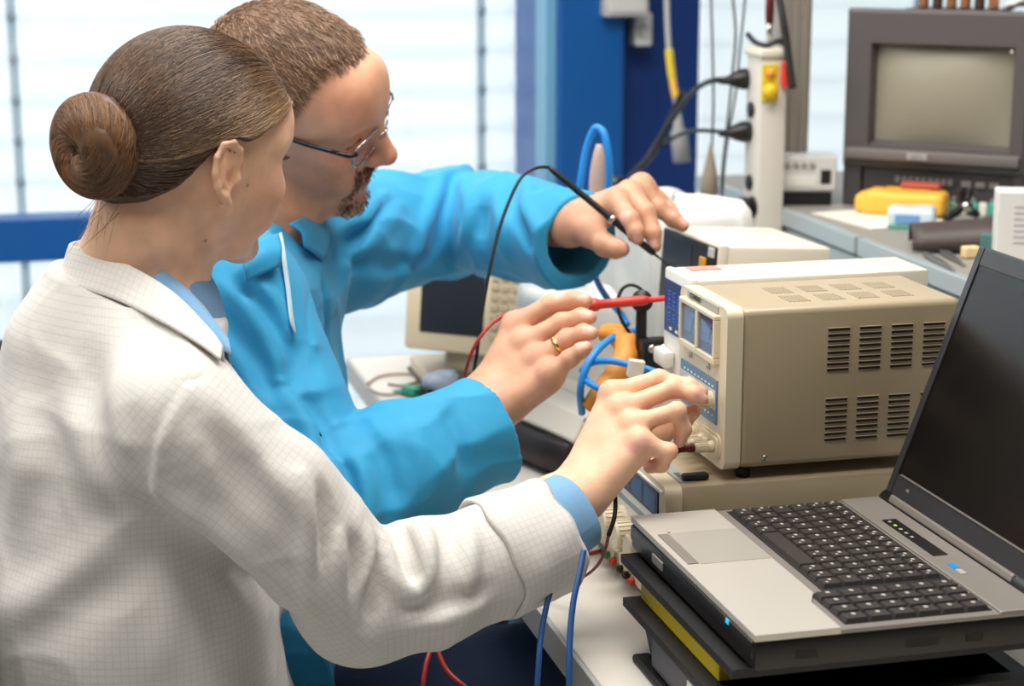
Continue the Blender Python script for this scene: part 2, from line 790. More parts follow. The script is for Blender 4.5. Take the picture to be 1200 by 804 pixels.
def head_sdf(s=1.0, fem=False):
    """X forward, Y left, Z up; chin at about z = -.112 s, crown at .123 s"""
    def v(x, y, z):
        return (x * s, y * s, z * s)
    jaw = 0.049 if not fem else 0.043
    items = [s_ell(v(-.012, 0, .034), v(.096, .0755, .088)),
             (s_ell(v(.034, 0, .02), v(.062, .066, .075)), .03 * s),
             (s_ell(v(.040, 0, -.035), v(.052, .055, .062)), .03 * s)]
    for y in (-1, 1):
        items += [(s_chain([v(-.002, y * .060, -.01), v(.004, y * (jaw + .004), -.055), v(.05, y * .032, -.093), v(.082, y * .006, -.101)],
                           [.018 * s, .017 * s, .014 * s, .0125 * s], .015), .03 * s),
                  (s_ell(v(.060, y * .040, -.022), v(.033, .025, .030) if fem else v(.030, .022, .026)), .022 * s),
                  (s_cap(v(.086, y * .012, .031), v(.066, y * .050, .031), .0095 * s, .009 * s), .018 * s),
                  (s_ell(v(.062, y * .030, -.056), v(.030, .022, .022)), .022 * s)]
    items += [(s_ell(v(.076 if fem else .086, 0, -.095), v(.0165, .021, .017)), .016 * s),
              (s_ell(v(.080, 0, -.056), v(.022, .030, .026)), .015 * s),
              (s_ell(v(.078, 0, .05), v(.022, .045, .04)), .03 * s)]
    f = U(*items)
    for y in (-1, 1):                                                   # eye sockets
        f = sub(f, s_ell(v(.102, y * .033, .011), v(.020, .019, .0135)), .016 * s)
    add = []
    for y in (-1, 1):
        add += [(s_ell(v(.0755, y * .0325, .0115), v(.0135, .0145, .0125)), .005 * s),
                (s_cap(v(.085, y * .019, .016), v(.079, y * .045, .016), .0042 * s, .0036 * s), .004 * s),
                (s_cap(v(.087, y * .021, .0045), v(.080, y * .043, .005), .003 * s), .004 * s)]
    nose = .118 if not fem else .112
    add += [(s_cap(v(.090, 0, .026), v(nose, 0, -.018), .0085 * s, .0112 * s), .012 * s),
            (s_ell(v(nose + .001, 0, -.021), v(.0115, .0125, .0105)), .006 * s)]
    for y in (-1, 1):
        add += [(s_ell(v(nose - .013, y * .0125, -.0255), v(.0115, .0075, .0085)), .007 * s)]
    add += [(s_chain([v(.088, -.024, -.0585), v(.0985, -.010, -.053), v(.1005, 0, -.0545), v(.0985, .010, -.053), v(.088, .024, -.0585)],
                     [.003 * s, .0055 * s, .0056 * s, .0055 * s, .003 * s], .002), .007 * s),
            (s_chain([v(.087, -.022, -.0605), v(.0965, -.009, -.0655), v(.098, 0, -.066), v(.0965, .009, -.0655), v(.087, .022, -.0605)],
                     [.003 * s, .0058 * s, .0064 * s, .0058 * s, .003 * s], .002), .006 * s)]
    f = U(f, *add)
    f = sub(f, s_chain([v(.090, -.027, -.0615), v(.1015, -.010, -.0593), v(.1045, 0, -.0597), v(.1015, .010, -.0593), v(.090, .027, -.0615)],
                       [.0012 * s] * 5), .003 * s)
    for y in (-1, 1):
        f = sub(f, s_ell(v(nose - .004, y * .0062, -.0335), v(.0055, .0028, .004)), .003 * s)
        f = sub(f, s_cap(v(.088, y * .026, -.032), v(.078, y * .036, -.058), .0022 * s), .010 * s)
        yy = np.linspace(.05, .11, 400)
        pr = np.stack([0 * yy - .004 * s, y * yy * s, 0 * yy + .004 * s], -1).astype(F4)
        f = U(f, (ear(y, s, float(yy[np.argmax(f(pr) > 0)]) * s - .004 * s), .004 * s))
    if fem:                                                             # a shorter lower face
        g = f

        def f(p):
            q = p.copy()
            z = p[:, 2] + .02 * s
            q[:, 2] = np.where(z < 0, -.02 * s + z * 1.14, p[:, 2])
            return g(q) * .9
    return f


def hand_sdf(wrist, digits, elbow, palm_n, r=1.0, wr=(.029, .021), palm_r=.0125, knuckle=True):
    """digits: thumb first, each [base, mid, last, tip] in space; palm_n points out of the back of the hand"""
    wrist, elbow, n = np.asarray(wrist, float), np.asarray(elbow, float), unit(palm_n)
    mcp = [np.asarray(d[0], float) for d in digits[1:]]
    across = unit(mcp[0] - mcp[-1])
    items = []
    fa = unit(wrist - elbow)
    items.append(s_ellchain([elbow, wrist - fa * .09, wrist - fa * .02, wrist + fa * .006], [.040 * r, .034 * r, wr[0] * r, wr[0] * r],
                            [.038 * r, .031 * r, wr[1] * r, wr[1] * r], [across] * 4))
    for k, m in enumerate(mcp):
        w = wrist + across * (.0165 - .011 * k) * r + fa * .004
        items.append((s_cap(w - n * .001, m - n * .003, .0135 * r, palm_r * r), .014))
        items.append((s_cap(w - n * .009, m - n * .010 - (m - wrist) * .12, .013 * r, .0115 * r), .014))
    palm = U(*items)
    fs = [(palm, 0)]
    radii = [(.0125, .0112, .0102, .0082), (.0106, .0094, .0084, .0068), (.0108, .0096, .0086, .0069),
             (.0103, .0090, .0081, .0066), (.0094, .0080, .0073, .0060)]
    for d, rr in zip(digits, radii):
        d = [np.asarray(q, float) for q in d]
        e = unit(d[-1] - d[-2]) * rr[3] * .6 * r
        pts = d[:3] + [d[3] - e]
        ch = s_chain(pts, [q * r for q in rr], .004)
        ch = U(ch, (s_ell(d[1], (rr[1] * 1.06 * r,) * 3), .004), (s_ell(d[2], (rr[2] * 1.04 * r,) * 3), .003))
        fs.append((ch, .0075))
    # the thumb's root and the ball of the thumb
    th = [np.asarray(q, float) for q in digits[0]]
    root = wrist + across * .012 * r - n * .006 + fa * .012
    fs.append((s_cap(root, th[0], .0165 * r, .0145 * r), .016))
    if knuckle:
        for m in mcp:
            fs.append((s_ell(m + n * .0035, (.0088 * r,) * 3), .010))
    # separate fingers do not melt into one another: plain union between digits, smooth to the palm
    digits_f = [g for g, _ in fs[1:6]]
    rest = U(fs[0], *fs[6:])

    def f(p):
        d = rest(p)
        out = d
        for g in digits_f:
            out = np.minimum(out, smin(d, g(p), .011))
        return out
    return f


skin_nodes = {}


def skin_mat(name, rough=0.48):
    m, nt, b = new_mat(name)
    at = nt.nodes.new('ShaderNodeAttribute')
    at.attribute_name = 'Col'
    tc = nt.nodes.new('ShaderNodeTexCoord')
    n = nt.nodes.new('ShaderNodeTexNoise')
    n.inputs['Scale'].default_value = 38
    n.inputs['Detail'].default_value = 6
    nt.links.new(tc.outputs['Object'], n.inputs['Vector'])
    ramp = nt.nodes.new('ShaderNodeMapRange')
    ramp.inputs['From Min'].default_value = 0.3
    ramp.inputs['From Max'].default_value = 0.7
    ramp.inputs['To Min'].default_value = 0.86
    ramp.inputs['To Max'].default_value = 1.1
    nt.links.new(n.outputs['Fac'], ramp.inputs['Value'])
    mx = nt.nodes.new('ShaderNodeMix')
    mx.data_type = 'RGBA'
    mx.blend_type = 'MULTIPLY'
    mx.inputs[0].default_value = 1.0
    cmb = nt.nodes.new('ShaderNodeCombineColor')
    for i, k in enumerate((1.0, 0.97, 0.95)):
        if i == 0:
            nt.links.new(ramp.outputs[0], cmb.inputs[0])
        else:
            nt.links.new(ramp.outputs[0], cmb.inputs[i])
    nt.links.new(at.outputs['Color'], mx.inputs[6])
    nt.links.new(cmb.outputs[0], mx.inputs[7])
    nt.links.new(mx.outputs[2], b.inputs['Base Color'])
    b.inputs['Roughness'].default_value = rough
    b.inputs['Subsurface Weight'].default_value = 0.22
    b.inputs['Subsurface Radius'].default_value = (1.0, 0.35, 0.2)
    b.inputs['Subsurface Scale'].default_value = 0.006
    b.inputs['Specular IOR Level'].default_value = 0.4
    v = nt.nodes.new('ShaderNodeTexNoise')
    v.inputs['Scale'].default_value = 420
    v.inputs['Detail'].default_value = 4
    nt.links.new(tc.outputs['Object'], v.inputs['Vector'])
    bp = nt.nodes.new('ShaderNodeBump')
    bp.inputs['Strength'].default_value = 0.22
    bp.inputs['Distance'].default_value = 0.001
    nt.links.new(v.outputs['Fac'], bp.inputs['Height'])
    nt.links.new(bp.outputs['Normal'], b.inputs['Normal'])
    return m


def hair_mat(name, rough=0.38):
    m, nt, b = new_mat(name)
    at = nt.nodes.new('ShaderNodeAttribute')
    at.attribute_name = 'Col'
    nt.links.new(at.outputs['Color'], b.inputs['Base Color'])
    b.inputs['Roughness'].default_value = rough
    b.inputs['Specular IOR Level'].default_value = 0.45
    return m


def cloth_mat(name, col, grid=0.0, gridcol=None, weave=0.35, rough=0.8, pitch=0.0065):
    m, nt, b = new_mat(name)
    b.inputs['Roughness'].default_value = rough
    b.inputs['Specular IOR Level'].default_value = 0.25
    b.inputs['Sheen Weight'].default_value = 0.12
    tc = nt.nodes.new('ShaderNodeTexCoord')
    n = nt.nodes.new('ShaderNodeTexNoise')
    n.inputs['Scale'].default_value = 9
    n.inputs['Detail'].default_value = 6
    nt.links.new(tc.outputs['Object'], n.inputs['Vector'])
    mx = nt.nodes.new('ShaderNodeMix')
    mx.data_type = 'RGBA'
    mx.inputs[6].default_value = tuple(c * 0.93 for c in col[:3]) + (1,)
    mx.inputs[7].default_value = tuple(min(1, c * 1.05) for c in col[:3]) + (1,)
    nt.links.new(n.outputs['Fac'], mx.inputs[0])
    out = mx.outputs[2]
    if grid:
        at = nt.nodes.new('ShaderNodeAttribute')
        at.attribute_name = 'cloth'
        sp = nt.nodes.new('ShaderNodeSeparateXYZ')
        nt.links.new(at.outputs['Vector'], sp.inputs[0])
        masks = []
        for ch in (0, 1):
            dv = nt.nodes.new('ShaderNodeMath')
            dv.operation = 'DIVIDE'
            dv.inputs[1].default_value = pitch
            nt.links.new(sp.outputs[ch], dv.inputs[0])
            fr = nt.nodes.new('ShaderNodeMath')
            fr.operation = 'FRACT'
            nt.links.new(dv.outputs[0], fr.inputs[0])
            lt = nt.nodes.new('ShaderNodeMath')
            lt.operation = 'LESS_THAN'
            lt.inputs[1].default_value = 0.14
            nt.links.new(fr.outputs[0], lt.inputs[0])
            masks.append(lt)
        mxm = nt.nodes.new('ShaderNodeMath')
        mxm.operation = 'MAXIMUM'
        nt.links.new(masks[0].outputs[0], mxm.inputs[0])
        nt.links.new(masks[1].outputs[0], mxm.inputs[1])
        ml = nt.nodes.new('ShaderNodeMath')
        ml.operation = 'MULTIPLY'
        ml.inputs[1].default_value = grid
        nt.links.new(mxm.outputs[0], ml.inputs[0])
        m2 = nt.nodes.new('ShaderNodeMix')
        m2.data_type = 'RGBA'
        nt.links.new(ml.outputs[0], m2.inputs[0])
        nt.links.new(out, m2.inputs[6])
        m2.inputs[7].default_value = gridcol
        out = m2.outputs[2]
    nt.links.new(out, b.inputs['Base Color'])
    w = nt.nodes.new('ShaderNodeTexNoise')
    w.inputs['Scale'].default_value = 60
    w.inputs['Detail'].default_value = 8
    w.inputs['Roughness'].default_value = 0.65
    nt.links.new(tc.outputs['Object'], w.inputs['Vector'])
    bp = nt.nodes.new('ShaderNodeBump')
    bp.inputs['Strength'].default_value = weave
    bp.inputs['Distance'].default_value = 0.004
    nt.links.new(w.outputs['Fac'], bp.inputs['Height'])
    nt.links.new(bp.outputs['Normal'], b.inputs['Normal'])
    return m


def mixc(a, b, w):
    return a + (np.asarray(b) - a) * w[:, None]


def blob(V, c, r):
    return np.exp(-(((V - np.asarray(c)) / np.asarray(r)) ** 2).sum(1))


def lofted(rows, closed=False, thick=0.0, flip=False):
    """rows: list of (k,3) rows -> V, quads, with thickness along normals when asked"""
    R = np.array(rows)
    a, b = R.shape[:2]
    V = R.reshape(-1, 3)
    idx = np.arange(a * b).reshape(a, b)
    Q = np.stack([idx[:-1, :-1], idx[:-1, 1:], idx[1:, 1:], idx[1:, :-1]], -1).reshape(-1, 4)
    if thick:
        du = np.gradient(R, axis=0)
        dv = np.gradient(R, axis=1)
        n = np.cross(du, dv)
        n /= np.linalg.norm(n, axis=2)[..., None] + 1e-12
        V2 = (R + n * thick).reshape(-1, 3)
        m = a * b
        Q2 = Q[:, ::-1] + m
        rim = []
        loop = list(idx[0, :]) + list(idx[1:, -1]) + list(idx[-1, -2::-1]) + list(idx[-2:0:-1, 0])
        for i in range(len(loop)):
            p, q = loop[i], loop[(i + 1) % len(loop)]
            rim.append((q, p, p + m, q + m))
        V = np.vstack([V, V2])
        Q = np.vstack([Q, Q2, np.array(rim)])
    return V, Q
# ------------------------------------------------------------------ room
def wb(mb, name, mats, parent, sharp=None):
    """mb holds place coordinates; parent chain ends in a thing that only has a location"""
    t = parent
    while t.parent is not None:
        t = t.parent
    off = np.array(t.location)
    mb.v = [v - off for v in mb.v]
    return mb.build(name, mats, parent, sharp)


def struct(mb, name, mats, sharp=None):
    return tag(mb.build(name, mats, None, sharp), kind='structure')


YW = 3.70
frame_blue = mat('blue_painted_frame', rgb(5, 84, 156), .42, var=.06)
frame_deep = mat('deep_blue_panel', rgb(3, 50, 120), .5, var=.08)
alu = mat('pale_aluminium', rgb(170, 178, 182), .38, .55)
floor_m = mat('pale_grey_floor', rgb(222, 222, 218), .32, var=.05, vscale=3)
struct(MB().box((-3.2, -1.2, -.06), (4.2, 4.9, 0)), 'floor', floor_m)
f = MB()
f.box((-3.2, YW - .035, .815), (1.035, YW + .04, .898), .004)
f.box((-3.2, YW - .035, .0), (1.035, YW + .04, .09), .004)
f.box((-3.2, YW - .035, 2.5), (1.035, YW + .04, 2.7), .004)
struct(f, 'trim_1', frame_blue)
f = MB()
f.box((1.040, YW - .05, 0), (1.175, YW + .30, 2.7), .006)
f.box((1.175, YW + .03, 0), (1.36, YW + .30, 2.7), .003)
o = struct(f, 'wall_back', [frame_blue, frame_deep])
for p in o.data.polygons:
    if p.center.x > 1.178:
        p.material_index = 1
struct(MB().box((1.018, YW - .03, .09), (1.040, YW + .05, 2.5), .002), 'trim_2', mat('light_blue_frame_edge', rgb(110, 166, 200), .4))
f = MB()
f.box((1.36, YW - .03, 0), (3.2, YW + .04, .09), .004)
f.box((1.36, YW - .03, 2.5), (3.2, YW + .04, 2.7), .004)
struct(f, 'trim_3', frame_blue)
glass = pane_mat('window_glass', (.985, .995, 1, 1), .0, .05)
for i, (x0, x1, z0, z1) in enumerate(((-3.2, 1.03, .898, 2.5), (-3.2, 1.03, .09, .815), (1.36, 3.2, .09, 2.5))):
    struct(MB().box((x0, YW + .0, z0), (x1, YW + .006, z1)), 'window_%d' % (i + 1), glass)

slat_m, nt, b_ = new_mat('white_blind_slat')
b_.inputs['Base Color'].default_value = rgb(236, 242, 245)
b_.inputs['Roughness'].default_value = .5
tl = nt.nodes.new('ShaderNodeBsdfTranslucent')
tl.inputs[0].default_value = rgb(240, 246, 248)
mx = nt.nodes.new('ShaderNodeMixShader')
mx.inputs[0].default_value = .62
nt.links.new(b_.outputs[0], mx.inputs[1])
nt.links.new(tl.outputs[0], mx.inputs[2])
nt.links.new(mx.outputs[0], nt.nodes['Material Output'].inputs['Surface'])
cord_m, nt, b_ = new_mat('grey_ladder_tape')
b_.inputs['Base Color'].default_value = rgb(214, 222, 226)
tl = nt.nodes.new('ShaderNodeBsdfTranslucent')
tl.inputs[0].default_value = rgb(206, 218, 224)
mx = nt.nodes.new('ShaderNodeMixShader')
mx.inputs[0].default_value = .7
nt.links.new(b_.outputs[0], mx.inputs[1])
nt.links.new(tl.outputs[0], mx.inputs[2])
nt.links.new(mx.outputs[0], nt.nodes['Material Output'].inputs['Surface'])
for x0, x1, lab, cords in ((-3.2, 1.10, 'wide white slatted blind behind the left window', (-2.84, -1.89, -.94, .004, .955)),
                           (1.34, 3.2, 'white slatted blind right of the blue column', (1.95, 2.8))):
    t = thing('window_blind', lab, 'blind', ((x0 + x1) / 2, 4.0, 0))
    m = MB()
    n = int(2.6 / .0815)
    for i in range(n):
        z = .07 + i * .0815
        row0, row1 = [], []
        a = math.radians(71)
        for k in range(7):
            s_ = (k / 6 - .5)
            y = s_ * .089 * math.cos(a) - .006 * math.cos(math.pi * s_) * math.sin(a)
            zz = s_ * .089 * math.sin(a) + .006 * math.cos(math.pi * s_) * math.cos(a)
            row0.append((x0, 4.0 + y, z + zz))
            row1.append((x1, 4.0 + y, z + zz))
        vs = row0 + row1
        m.add(vs, [(k, k + 1, 8 + k, 7 + k) for k in range(6)], smooth=True)
    wb(m, 'slats', slat_m, t)
    for cx in cords:
        m = MB()
        m.box((cx - .009, 3.950, .05), (cx + .009, 3.953, 2.66))
        for i in range(n):
            m.lathe([(.0005, 0), (.010, 0), (.010, .004), (.0005, .004)], 12, M=frame_to((cx, 3.947, .115 + i * .0815), (0, -1, 0)))
        wb(m, 'ladder_tape', cord_m, t)
    wb(MB().box((x0, 3.94, 2.62), (x1, 4.06, 2.70), .005), 'head_rail', alu, t)

# ------------------------------------------------------------------ benches
ZD = .76
desk_top = mat('off_white_worktop', rgb(214, 208, 198), .42, var=.05, vscale=9)
desk_edge = mat('grey_bench_edge', rgb(168, 168, 166), .45)
steel_blue = mat('pale_blue_steel', rgb(176, 194, 204), .42, .1)
t = thing('workbench', 'long off-white workbench carrying the instruments and the open laptop', 'workbench', (.82, 1.95, 0))
wb(MB().box((.497, .85, ZD - .032), (1.155, 2.965, ZD), .002), 'worktop', desk_top, t)
wb(MB().box((.492, .85, ZD - .034), (.4968, 2.965, ZD - .001), .001), 'edge_strip', desk_edge, t)
wb(MB().box((.545, .9, ZD - .085), (.585, 2.93, ZD - .032), .003).box((1.09, .9, ZD - .085), (1.13, 2.93, ZD - .032), .003), 'frame_rail', steel_blue, t)
for x in (.54, 1.085):
    for y in (.95, 2.05, 2.86):
        m = MB().box((x, y, .0), (x + .045, y + .045, ZD - .085), .003)
        m.box((x - .02, y - .02, 0), (x + .065, y + .065, .012), .003)
        wb(m, 'leg', steel_blue, t)

shelf_m = mat('grey_bench_laminate', rgb(150, 147, 140), .5, var=.06)
shelf_e = mat('pale_blue_grey_profile', rgb(172, 184, 188), .4, .3)
t = thing('side_bench', 'raised grey side bench with pale metal edge, carrying the dark monitor', 'bench', (1.6, 2.4, 0))
wb(MB().box((1.178, 1.55, .962), (2.05, 3.2, 1.0), .002), 'bench_top', shelf_m, t)
m = MB()
m.box((1.163, 1.55, .975), (1.178, 2.515, 1.001), .002)
m.box((1.163, 2.525, .975), (1.178, 3.2, 1.001), .002)
m.box((1.170, 1.55, .944), (1.182, 2.515, .970), .002)
m.box((1.170, 2.525, .944), (1.182, 3.2, .970), .002)
wb(m, 'edge_profile', shelf_e, t)
wb(MB().box((1.20, 1.57, .02), (2.03, 3.18, .962)), 'cabinet', mat('white_cabinet', rgb(196, 198, 196), .5), t)
for y0, y1 in ((1.60, 2.50), (2.53, 3.15)):
    for z0, z1 in ((.80, .93), (.56, .785), (.06, .545)):
        d = wb(MB().box((1.188, y0, z0), (1.2, y1, z1), .003), 'drawer', mat('pale_drawer_front', rgb(206, 210, 210), .45), t)
        wb(MB().box((1.176, (y0 + y1) / 2 - .07, z1 - .03), (1.188, (y0 + y1) / 2 + .07, z1 - .02), .003), 'handle', alu, d)

# ------------------------------------------------------------------ shared materials
beige = mat('beige_instrument_case', rgb(176, 160, 131), .40, bump=.08, bscale=900, spec=.8)
beige_lt = mat('light_beige_case', rgb(228, 220, 202), .46, bump=.1, bscale=900)
cream = mat('cream_plastic', rgb(226, 214, 186), .42)
dark = mat('dark_slot', rgb(22, 18, 16), .7)
black = mat('black_plastic', rgb(20, 18, 18), .42, bump=.08, bscale=700)
rubber = mat('black_rubber', rgb(16, 14, 15), .6)
white_p = mat('white_plastic', rgb(232, 230, 224), .4)
chrome = mat('bright_metal', rgb(200, 198, 194), .22, 1.0)
blue_glass = mat('blue_display_glass', rgb(10, 52, 108), .4, var=.3, vscale=60, spec=.3)
blue_seg = emit('lit_blue_digits', rgb(24, 110, 205), .22)
panel_blue = mat('blue_grey_panel_print', rgb(98, 134, 166), .45)
panel_silver = mat('silver_grey_print', rgb(168, 170, 162), .4)
red_p = mat('red_plastic', rgb(206, 58, 46), .4)
darkred = mat('dark_red_plug', rgb(92, 20, 18), .4)
yellow = mat('yellow_plastic', rgb(222, 196, 40), .45)
amber = mat('amber_yellow_plastic', rgb(244, 190, 70), .5)
cab_blue = mat('bright_blue_cable', rgb(36, 140, 222), .4)
cab_dkblue = mat('dark_blue_cable', rgb(34, 82, 140), .42)
cab_red = mat('red_cable', rgb(170, 44, 44), .45)
cab_black = mat('black_cable', rgb(20, 20, 24), .5)
ink = mat('dark_print', rgb(62, 60, 58), .6)


def knob(m, c, r, h, axis=(-1, 0, 0), ribs=16, mi=0):
    """ribbed turning knob, its base at c, pointing along axis"""
    M = frame_to(c, axis)
    prof = [(r * 1.04, 0), (r * 1.04, h * .12), (r, h * .16), (r * .96, h * .92), (r * .86, h), (.0005, h)]
    m.lathe(prof, 32, M=M, mi=mi, smooth=False)
    for k in range(ribs):
        a = 2 * math.pi * k / ribs
        m.box((r * .93, -r * .07, h * .18), (r * 1.05, r * .07, h * .9), M=M @ TR((0, 0, 0), (0, 0, a)), mi=mi)


def rrect_loop(cy, cz, hy, hz, r, n=6):
    pts = []
    for q, (sy, sz) in enumerate(((1, 1), (-1, 1), (-1, -1), (1, -1))):
        for k in range(n + 1):
            a = math.pi / 2 * (q + k / n)
            pts.append((cy + sy * (hy - r) + r * math.cos(a), cz + sz * (hz - r) + r * math.sin(a)))
    return pts


# ------------------------------------------------------------------ power supply in front: beige, two meters, slotted side
X0, X1, Y0, Y1, Z0, Z1 = .669, .926, 1.746, 1.886, .908, 1.0745
t = thing('power_supply', 'beige bench power supply with two blue meters and slotted side, nearest the laptop', 'power supply', (.80, 1.816, .896))
wb(MB().box((X0 + .0195, Y0 + .0012, Z0 + .001), (X1, Y1 - .0012, Z1 - .001), .007, seg=3), 'case', beige, t, 30)
m = MB()
# moulded front frame, open where the meters and the panel sit
loop = rrect_loop((Y0 + Y1) / 2, (Z0 + Z1) / 2, (Y1 - Y0) / 2, (Z1 - Z0) / 2, .010)
m.prism(loop, X0 + .003, X0 + .020, 0)
wb(m, 'front_frame', cream, t, 40)
m = MB()
fr = [(1.768, 1.0645), (1.871, 1.0645), (1.871, 1.0135), (1.768, 1.0135)]
for y0, y1, z0, z1 in ((1.766, 1.873, 1.0595, 1.0645), (1.766, 1.873, 1.0135, 1.0205), (1.766, 1.7715, 1.0205, 1.0595), (1.8675, 1.873, 1.0205, 1.0595), (1.8165, 1.8235, 1.0205, 1.0595)):
    m.box((X0 - .0035, y0, z0), (X0 + .004, y1, z1), .0012)
wb(m, 'meter_bezel', cream, t)
for y0, y1 in ((1.7720, 1.8160), (1.8240, 1.8670)):
    d = wb(MB().box((X0 + .0005, y0, 1.0210), (X0 + .0035, y1, 1.0590)), 'meter', mat('pale_blue_meter_face', rgb(84, 126, 162), .45, var=.15, vscale=40), t)
    m = MB()
    m.box((X0 + .0002, y0, 1.0210), (X0 + .0005, y1, 1.0305))
    m.box((X0 + .0002, y0, 1.0530), (X0 + .0005, y1, 1.0590))
    m.tube([(X0 + .0001, (y0 + y1) / 2 - .002, 1.030), (X0 + .0001, y0 + .012, 1.049)], .0004, 6)
    wb(m, 'dial', mat('dark_blue_dial', rgb(22, 60, 108), .4), d)
    wb(MB().box((X0 - .0014, y0, 1.0210), (X0 - .0008, y1, 1.0590)), 'pane', pane_mat('meter_window', (.86, .93, 1, 1), .03, .14), d)
lb = wb(MB().box((X0 + .0018, 1.7705, 1.0655), (X0 + .0035, 1.8615, 1.0728)), 'name_strip', panel_silver, t)
tx = text_mesh('CONRAD', .0078, ink, 'lettering', lb, TR(np.array([X0 + .0014, 1.836, 1.0692]) - np.array(t.location), (math.pi / 2, 0, -math.pi / 2)))
m = MB()
for y in (1.849, 1.795):
    m.lathe([(.0005, .002), (.0028, .002), (.0032, 0)], 16, M=frame_to((X0 + .003, y, 1.0055), (-1, 0, 0)))
    m.box((X0 + .0006, y - .0003, 1.0033), (X0 + .0012, y + .0003, 1.0077))
wb(m, 'adjusting_screw', chrome, t)
d = wb(MB().box((X0 + .0012, 1.768, .951), (X0 + .0035, 1.876, .9965)), 'control_panel', panel_blue, t)
m = MB()
m.box((X0 + .0008, 1.770, .9655), (X0 + .0012, 1.874, .986), mi=0)
for k in range(9):
    m.box((X0 + .0006, 1.776 + k * .0105, .9885), (X0 + .0012, 1.7765 + k * .0105 + .004, .9900), mi=1)
    m.box((X0 + .0006, 1.776 + k * .0105, .9585), (X0 + .0012, 1.7765 + k * .0105 + .003, .9598), mi=1)
wb(m, 'panel_print', [mat('pale_panel_band', rgb(196, 200, 196), .45), mat('white_print', rgb(230, 232, 232), .5)], d)
for y, z, r in ((1.781, .975, .0085), (1.812, .975, .0085), (1.846, .975, .0085)):
    m = MB()
    knob(m, (X0 + .0012, y, z), r, .017)
    wb(m, 'knob', cream, t)
for yc in (1.784, 1.842):
    m = MB()
    for grow_, x_ in ((0, .0012), (-.0035, -.0006)):
        m.prism(rrect_loop(yc, .9295, .029 + grow_ * .9, .0125 + grow_ * .9, .008 + grow_ * .6), X0 + x_, X0 + .0035, 0)
    d = wb(m, 'terminal_plate', cream, t, 40)
    for k, y in enumerate((yc - .015, yc + .001, yc + .015)):
        m = MB()
        m.lathe([(.0062, 0), (.0062, .004), (.0050, .005), (.0050, .016), (.0042, .020), (.0005, .020)], 20, M=frame_to((X0 - .0005, y, .9285), (-1, 0, 0)))
        for q in range(12):
            a = q * math.pi / 6
            m.box((.0046, -.0005, .006), (.0056, .0005, .016), M=frame_to((X0 - .0005, y, .9285), (-1, 0, 0)) @ TR((0, 0, 0), (0, 0, a)))
        wb(m, 'binding_post', cream, d)
for ix in range(4):
    for iz, zt in enumerate((1.0485, .9755)):
        x = (.7805, .8150, .8500, .8855)[ix]
        m = MB()
        for k in range(8):
            z = zt - k * .00595
            m.box((x, Y0 - .0004, z - .0013), (x + .0230, Y0 + .0016, z + .0013), mi=0)
            m.box((x - .0005, Y0 - .0009, z + .0012), (x + .0235, Y0 + .0012, z + .0019), .0003, mi=1)
        wb(m, 'side_vent', [dark, beige], t)
m = MB()
vm = mat('perforated_top_vent', rgb(158, 147, 124), .6)
for ix in range(4):
    for iy in range(2):
        x = .748 + ix * .038
        y = 1.772 + iy * .045
        for k in range(6):
            m.box((x + k * .0042, y, Z1 - .0016), (x + k * .0042 + .0026, y + .03, Z1 - .0004))
wb(m, 'top_vents', vm, t)
wb(MB().lathe([(.0005, .0016), (.0030, .0014), (.0034, 0)], 14, M=frame_to((.716, Y0 + .0012, .919), (0, -1, 0))), 'screw', chrome, t)
for x in (.70, .90):
    for y in (1.765, 1.866):
        wb(MB().lathe([(.007, 0), (.008, .012)], 16, M=TR((x, y, .8962))), 'foot', rubber, t)

# ------------------------------------------------------------------ the paler supply behind it
Xa, Xb, Ya, Yb, Za, Zb = .684, .962, 1.8905, 1.973, .908, 1.0775
t = thing('power_supply', 'pale power supply with blue lit display, half hidden behind the beige one', 'power supply', (.82, 1.932, .896))
wb(MB().box((Xa + .008, Ya, Za), (Xb, Yb, Zb - .001), .004), 'case', beige_lt, t, 30)
wb(MB().box((Xa, Ya - .0005, Za - .001), (Xa + .010, Yb + .0005, Zb), .003), 'front_frame', white_p, t, 30)
d = wb(MB().box((Xa - .0012, Ya + .003, 1.008), (Xa + .001, Yb - .005, 1.066)), 'display', blue_glass, t)
m = MB()
for r_, z in enumerate((1.050, 1.040, 1.026)):
    for k in range(4):
        y = Ya + .012 + k * .015
        for q in (0, 1, 2):
            m.box((Xa - .0016, y, z - .004 + q * .004 - .0005), (Xa - .0012, y + .008, z - .004 + q * .004 + .0005))
        m.box((Xa - .0016, y + .0072, z - .004), (Xa - .0012, y + .008, z + .004))
wb(m, 'digits', blue_seg, d)
m = MB()
for k in range(3):
    m.box((Xa - .0016, Ya + .012 + k * .02, 1.0115), (Xa - .0012, Ya + .020 + k * .02, 1.0145))
wb(m, 'display_print', white_p, d)
m = MB()
m.box((Xa - .014, Yb - .040, .971), (Xa, Yb - .004, .990), .004)
wb(m, 'rocker', white_p, t, 30)
m = MB()
knob(m, (Xa, Ya + .022, .955), .011, .016)
wb(m, 'knob', white_p, t)
wb(MB().box((Xa + .02, Yb - .03, Zb - .0008), (Xa + .055, Yb - .012, Zb + .0004)), 'sticker', mat('pink_sticker', rgb(232, 150, 140), .5), t)
for x in (.71, .93):
    for y in (1.905, 1.955):
        wb(MB().lathe([(.006, 0), (.007, .0125)], 14, M=TR((x, y, .8962))), 'foot', rubber, t)

